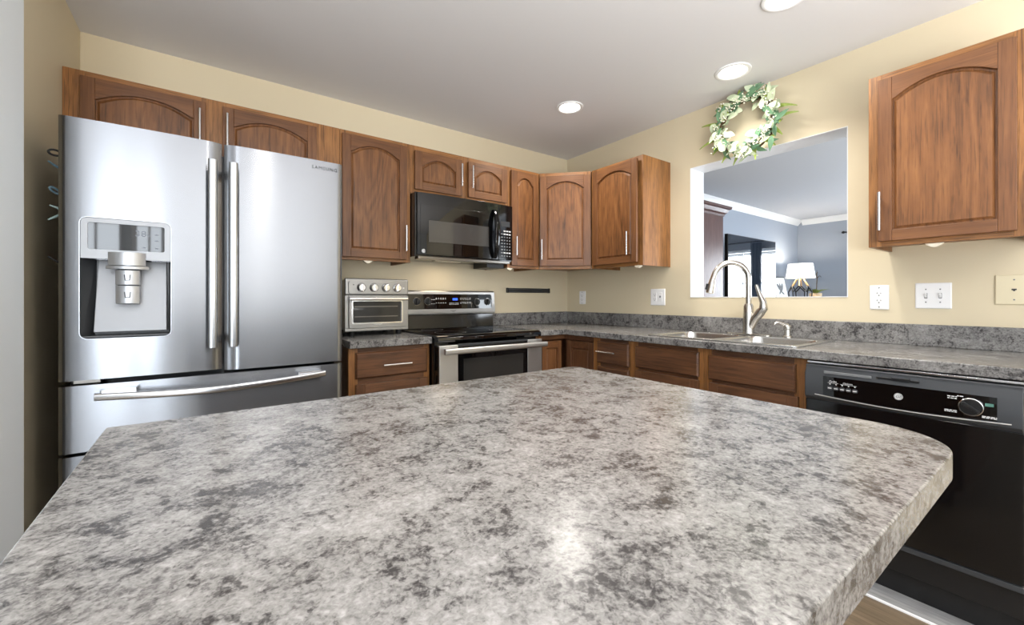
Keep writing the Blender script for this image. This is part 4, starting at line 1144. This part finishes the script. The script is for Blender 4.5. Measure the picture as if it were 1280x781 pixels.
# ------------------------------------------------------------------ wreath over the pass-through
wr = thing('wreath', 'round green and white eucalyptus wreath on the wall above the pass-through', 'wreath', (-0.05, -1.645, 2.215))
wc = Vector((-0.050, -1.648, 2.212)); WR = 0.158
rnd = random.Random(11)
mb = MB()
for s in range(3):
    mb.tube([wc + Vector((-0.008 * math.sin(3 * a + s * 2.1), (WR + 0.012 * math.cos(5 * a + s * 2)) * math.cos(a), (WR + 0.012 * math.cos(5 * a + s * 2)) * math.sin(a))) for a in [2 * PI * k / 48 for k in range(49)]], 0.007, 7, caps=False)
mb.build('vine_ring', 'vine', wr, ang=60)


def leaf(mb, base, dirv, nrm, length, width, curl=0.15, point=1.0):
    dirv = dirv.normalized(); side = dirv.cross(nrm).normalized(); nn = side.cross(dirv).normalized()
    rows = 7; V = []; F_ = []
    for i in range(rows + 1):
        t_ = i / rows
        wv = width * max(0.0, math.sin(PI * min(1, t_ ** (0.75 if point < 1.5 else 0.6)))) ** (0.7 if point < 1 else 1.0) + 0.0004
        c0 = base + dirv * (length * t_) + nn * (curl * length * (t_ * t_) * -1)
        V += [c0 - side * wv + nn * wv * 0.22, c0, c0 + side * wv + nn * wv * 0.22]
    for i in range(rows):
        a = i * 3; F_ += [(a, a + 1, a + 4, a + 3), (a + 1, a + 2, a + 5, a + 4)]
    mb.add(V, F_)


def on_ring(a, dr, dxv): return wc + Vector((dxv, (WR + dr) * math.cos(a), (WR + dr) * math.sin(a)))


pale, sage, green, blos = MB(), MB(), MB(), MB()
sprigs = []
OUT = Vector((-1, 0, 0))
for k in range(50):          # round pale eucalyptus leaves, many turned into the hole
    a = 2 * PI * (k + rnd.uniform(-0.4, 0.4)) / 50
    p = on_ring(a, rnd.uniform(-0.050, 0.035), -0.012 - 0.038 * rnd.random())
    rad = Vector((0, math.cos(a), math.sin(a))); tan = Vector((0, -math.sin(a), math.cos(a)))
    dv = rad * rnd.uniform(-0.9, 0.7) + tan * rnd.uniform(-1, 1) + OUT * rnd.uniform(0.0, 0.5)
    ln = rnd.uniform(0.045, 0.070)
    leaf(pale, p, dv, (OUT + rad * rnd.uniform(-0.3, 0.3) + Vector((0, 0, 0.35))).normalized(), ln, ln * 0.36, 0.12, 0.8)
for k in range(96):          # pointed sage leaves
    a = 2 * PI * (k + rnd.uniform(-0.4, 0.4)) / 96
    p = on_ring(a, rnd.uniform(-0.045, 0.045), -0.005 - 0.045 * rnd.random())
    rad = Vector((0, math.cos(a), math.sin(a))); tan = Vector((0, -math.sin(a), math.cos(a)))
    dv = rad * rnd.uniform(-0.2, 0.7) + tan * rnd.choice((-1, 1)) * rnd.uniform(0.4, 1.1) + OUT * rnd.uniform(-0.1, 0.35)
    ln = rnd.uniform(0.050, 0.095)
    leaf(sage if rnd.random() < 0.75 else pale, p, dv, (OUT + rad * rnd.uniform(-0.5, 0.5) + tan * rnd.uniform(-0.4, 0.4)).normalized(), ln, ln * 0.17, 0.2, 1.2)
for k in range(15):          # yellow-green fern sprigs reaching out of the ring
    a = [0.25, -0.25, 0.9, 1.35, 1.75, 2.2, 2.9, 3.3, 3.6, 4.0, 4.4, 4.9, 5.3, 5.7, 0.6][k]
    p = on_ring(a, 0.01, -0.02)
    rad = Vector((0, math.cos(a), math.sin(a))); tan = Vector((0, -math.sin(a), math.cos(a)))
    long_ = 0.13 if k in (0, 1, 6, 7) else 0.07
    dv = (rad + tan * rnd.uniform(-0.5, 0.5) + OUT * rnd.uniform(-0.05, 0.25)).normalized()
    sprig = MB(); sprigs.append(sprig)
    q = [p + dv * long_ * t_ + Vector((0, 0, -0.25 * long_ * t_ * t_)) for t_ in [i / 6 for i in range(7)]]
    sprig.tube(q, 0.0013, 5)
    for i in range(1, 22):
        t_ = i / 22; c0 = p + dv * long_ * t_ + Vector((0, 0, -0.25 * long_ * t_ * t_)); sd = dv.cross(OUT).normalized()
        for sg in (-1, 1): leaf(sprig, c0, dv * 0.8 + sd * sg + OUT * 0.2, OUT, 0.018 * (1.15 - t_), 0.0034, 0.1, 1.2)
for k in range(34):          # clusters of small white blossoms
    a = 2 * PI * (k + rnd.uniform(-0.4, 0.4)) / 34
    p = on_ring(a, rnd.uniform(-0.03, 0.045), -0.035 - 0.02 * rnd.random())
    for j in range(11):
        c0 = p + Vector((rnd.uniform(-0.015, 0.012), rnd.gauss(0, 0.013), rnd.gauss(0, 0.013))); s_ = rnd.uniform(0.0030, 0.0052)
        blos.lathe([(s_ * 0.3, -s_), (s_, -s_ * 0.3), (s_ * 0.9, s_ * 0.5), (s_ * 0.2, s_)], c0, 'X', 6)
for k in range(30):          # small fresh green leaflets
    a = 2 * PI * rnd.random(); p = on_ring(a, rnd.uniform(-0.03, 0.045), -0.03)
    rad = Vector((0, math.cos(a), math.sin(a))); tan = Vector((0, -math.sin(a), math.cos(a)))
    leaf(green, p, rad * rnd.uniform(-0.6, 0.9) + tan * rnd.uniform(-1, 1) + OUT * 0.4, OUT, rnd.uniform(0.02, 0.035), 0.006, 0.2, 1.2)
for mb in [pale, sage, green, blos] + sprigs:       # keep the leaves in the room: under the ceiling and off the wall
    for v in mb.v:
        v.z = min(v.z, H_C - 0.012); v.x = min(v.x, -0.006)
pale.build('eucalyptus_leaves', 'leaf_pale', wr, ang=80); sage.build('sage_leaves', 'leaf_sage', wr, ang=80)
green.build('green_leaflets', 'leaf_green', wr, ang=80); blos.build('blossoms', 'blossom', wr, ang=80)

for mb in sprigs: mb.build('fern_sprig', 'leaf_green', wr, ang=80)

# ------------------------------------------------------------------ living room things seen through the opening
tc_ = thing('bookcase', 'tall dark wood bookcase tower with crown moulding beyond the pass-through', 'bookcase', (1.75, -0.2, 0))
BX0, BX1, BY = 1.30, 2.085, -0.40
MB().box(BX0, BX1, BY, -0.02, 0, 2.10).build('body', 'walnut', tc_, bevel=0.004)
cr = [(0, 2.085), (0.008, 2.085), (0.012, 2.105), (0.03, 2.12), (0.05, 2.155), (0.066, 2.165), (0.07, 2.19), (0, 2.19)]
mb = MB().loops([[(BX0 - a, BY - a, z), (BX1 + a, BY - a, z), (BX1 + a, -0.02, z), (BX0 - a, -0.02, z)] for a, z in cr[1:-1]], 0, True, True)
mb.build('crown', 'walnut', tc_, ang=20)
mc = thing('media_console', 'dark media console under the television beyond the pass-through', 'cabinet', (2.8, -0.4, 0))
MB().box(2.175, 3.42, -0.58, -0.12, 0.0, 0.96).build('body', 'walnut', mc, bevel=0.004)
for x in (2.19, 2.60, 3.01): MB().box(x, x + 0.39, -0.595, -0.581, 0.06, 0.90).build('door', 'walnut', mc, bevel=0.003)
tv = thing('television', 'large dark television reflecting a window beyond the pass-through', 'television', (2.79, -0.40, 0.961))
MB().box(2.16, 3.425, -0.415, -0.375, 1.13, 1.895).build('case', 'black', tv, bevel=0.005)
MB().box(2.168, 3.417, -0.4165, -0.4145, 1.145, 1.887).build('screen', 'tv', tv)
MB().box(2.70, 2.88, -0.40, -0.36, 0.965, 1.20).box(2.45, 3.13, -0.50, -0.28, 0.961, 0.972).build('stand', 'black', tv, bevel=0.003)
st_ = thing('console_table', 'dark console table carrying lamp, picture and plant in the living room corner', 'table', (4.3, -0.3, 0))
MB().box(3.50, 5.10, -0.52, -0.06, 0.86, 0.90).build('top', 'walnut', st_, bevel=0.004)
for x in (3.53, 5.02):
    for y in (-0.50, -0.14): MB().box(x, x + 0.05, y, y + 0.05, 0, 0.86).build('leg', 'walnut', st_, bevel=0.003)


def ray_at_y(u, y):
    t_ = math.tan(math.atan((u - 640) / F_PX) + YAW)
    return cam.location.x + (y - cam.location.y) * t_


lx, ly = 4.56, -0.30
lp = thing('table_lamp', 'lit table lamp with white drum shade and open geometric wire base', 'lamp', (lx, ly, 0.9005))
MB().lathe([(0.190, 1.450), (0.160, 1.665), (0.158, 1.665), (0.188, 1.450)], (lx, ly, 0), 'Z', 40, caps=False).build('lamp_shade', 'shade', lp, ang=60)
mb = MB(); top_p = []
n6 = 6
rows = [(0.055, 1.43), (0.13, 1.22), (0.13, 1.10), (0.15, 0.99), (0.11, 0.907)]
def hexv(r, z, ph): return [Vector((lx + r * math.cos(ph + 2 * PI * k / n6), ly + r * math.sin(ph + 2 * PI * k / n6), z)) for k in range(n6)]
A0, A1, A2, A3 = hexv(0.05, 1.43, 0.2), hexv(0.115, 1.325, 0.2), hexv(0.150, 1.235, 0.2 + PI / 6), hexv(0.135, 1.08, 0.2 + PI / 6)
A4 = hexv(0.09, 0.9095, 0.2)
g2 = MB()
for k in range(n6):
    g2.tube([A0[k], A1[k]], 0.008, 8)
    mb.tube([A1[k], A2[k]], 0.009, 8); mb.tube([A1[k], A2[(k - 1) % n6]], 0.009, 8)
    mb.tube([A2[k], A3[k]], 0.009, 8); mb.tube([A3[k], A4[k]], 0.009, 8); mb.tube([A3[k], A4[(k + 1) % n6]], 0.009, 8)
    mb.tube([A4[k], A4[(k + 1) % n6]], 0.008, 8)
mb.build('wire_base', 'black', lp, ang=60)
g2.build('gold_legs', 'gold', lp, ang=60)
MB().tube([(lx, ly, 1.43), (lx, ly, 1.50)], 0.012, 10).build('socket', 'gold', lp)
MB().lathe([(0.012, 1.50), (0.03, 1.53), (0.032, 1.56), (0.02, 1.585), (0.002, 1.592)], (lx, ly, 0), 'Z', 16).build('bulb', 'lens', lp, ang=60)
pl = bpy.data.lights.new('lamp_bulb', 'POINT'); pl.energy = 9; pl.color = (1, 0.86, 0.68); pl.shadow_soft_size = 0.035
po = bpy.data.objects.new('lamp_bulb', pl); C.objects.link(po); po.parent = lp; po.location = (0, 0, 1.62 - 0.9)

pf = thing('picture_frame', 'leaning dark-framed white picture beside the table lamp', 'picture', (ray_at_y(981.5, -0.36), -0.36, 0.9005), math.radians(-12))
tilt = Matrix.Rotation(math.radians(-12), 4, 'X')
MB().box(-0.145, 0.145, -0.010, 0.040, 0.010, 0.56).xf(tilt).build('frame', 'black', pf, bevel=0.003)
MB().box(-0.125, 0.125, -0.0135, -0.0095, 0.03, 0.54).xf(tilt).build('print', 'paper', pf)
mb = MB()
for (px_, pz_, a_, l_) in ((-0.03, 0.40, -0.5, 0.12), (0.035, 0.40, 0.4, 0.13), (-0.02, 0.33, 0.7, 0.08), (0.03, 0.32, -0.9, 0.08), (0.0, 0.42, 0.1, 0.08)):
    w2 = l_ * 0.26
    pts_ = [(px_ + l_ * 0.5 * math.sin(t_) * math.sin(a_) + w2 * 0.7 * math.cos(t_) * math.cos(a_), pz_ + l_ * 0.5 * math.sin(t_) * math.cos(a_) - w2 * 0.7 * math.cos(t_) * math.sin(a_)) for t_ in [2 * PI * k / 14 for k in range(14)]]
    mb.prism(pts_, 'Y', -0.0145, -0.0130)
mb.xf(tilt).build('motif', 'mark_dark', pf, smooth=False)

px_, py_ = 4.98, -0.36
pp = thing('potted_plant', 'small potted plant with bare dark twigs right of the table lamp', 'plant', (px_, py_, 0.9005))
MB().lathe([(0.06, 0.901), (0.085, 1.215), (0.08, 1.22), (0.075, 1.19)], (px_, py_, 0), 'Z', 24).build('pot', 'pot', pp, ang=50)
for j, q in enumerate(([(0, 0, 1.14), (0.05, 0, 1.32), (0.06, 0, 1.45), (0.03, -0.01, 1.58)], [(0.05, 0, 1.36), (0.10, 0.01, 1.46), (0.17, 0.0, 1.50), (0.24, 0.0, 1.48)], [(0.06, 0, 1.45), (0.10, 0.02, 1.53), (0.15, 0.02, 1.55)])):
    MB().tube([(px_ + a, py_ + b, c_) for a, b, c_ in q], [0.007, 0.006, 0.005, 0.003][:len(q)], 6).build('twig', 'vine', pp, ang=60)
mb = MB()
for a in (2.6, 3.4, 4.4, 5.2, 0.3):
    leaf(mb, Vector((px_, py_, 1.20)), Vector((math.cos(a), math.sin(a), 1.1)), Vector((0, 0, 1)), 0.20, 0.045, 0.5, 1.2)
mb.build('leaves', 'leaf_green', pp, ang=80)

# curtain and rod on the living room window
cr_ = thing('curtain', 'blue grey curtain hanging from a rod at the living room window', 'curtain', (LX - 0.08, -0.9, 0.1))
L = []
for z in (0.1, 1.0, 2.14):
    L.append([(LX - 0.09 + 0.022 * math.sin(k * 1.15), -1.36 - 0.19 * k / 40, z) for k in range(41)])
MB().loops(L, 0, closed=False).build('fabric', 'curtain', cr_, ang=80)
MB().tube([(LX - 0.09, -0.66, 2.157), (LX - 0.09, -2.80, 2.157)], 0.010, 10).build('rod', 'black', cr_)
MB().lathe([(0.012, -0.02), (0.022, 0.0), (0.012, 0.02)], (LX - 0.09, -0.655, 2.157), 'Y', 14).build('finial', 'black', cr_)
MB().box(LX - 0.1, LX, -0.70, -0.69, 2.14, 2.16).build('bracket', 'black', cr_)
bl = thing('window_blind', 'white slatted blind in the living room window', 'blind', (LX - 0.03, -1.75, 0.85))
mb = MB()
for k in range(30): mb.box(LX - 0.045, LX - 0.005, -2.53, -0.97, 0.83 + k * 0.0395, 0.833 + k * 0.0395)
mb.build('slats', 'blind', bl)
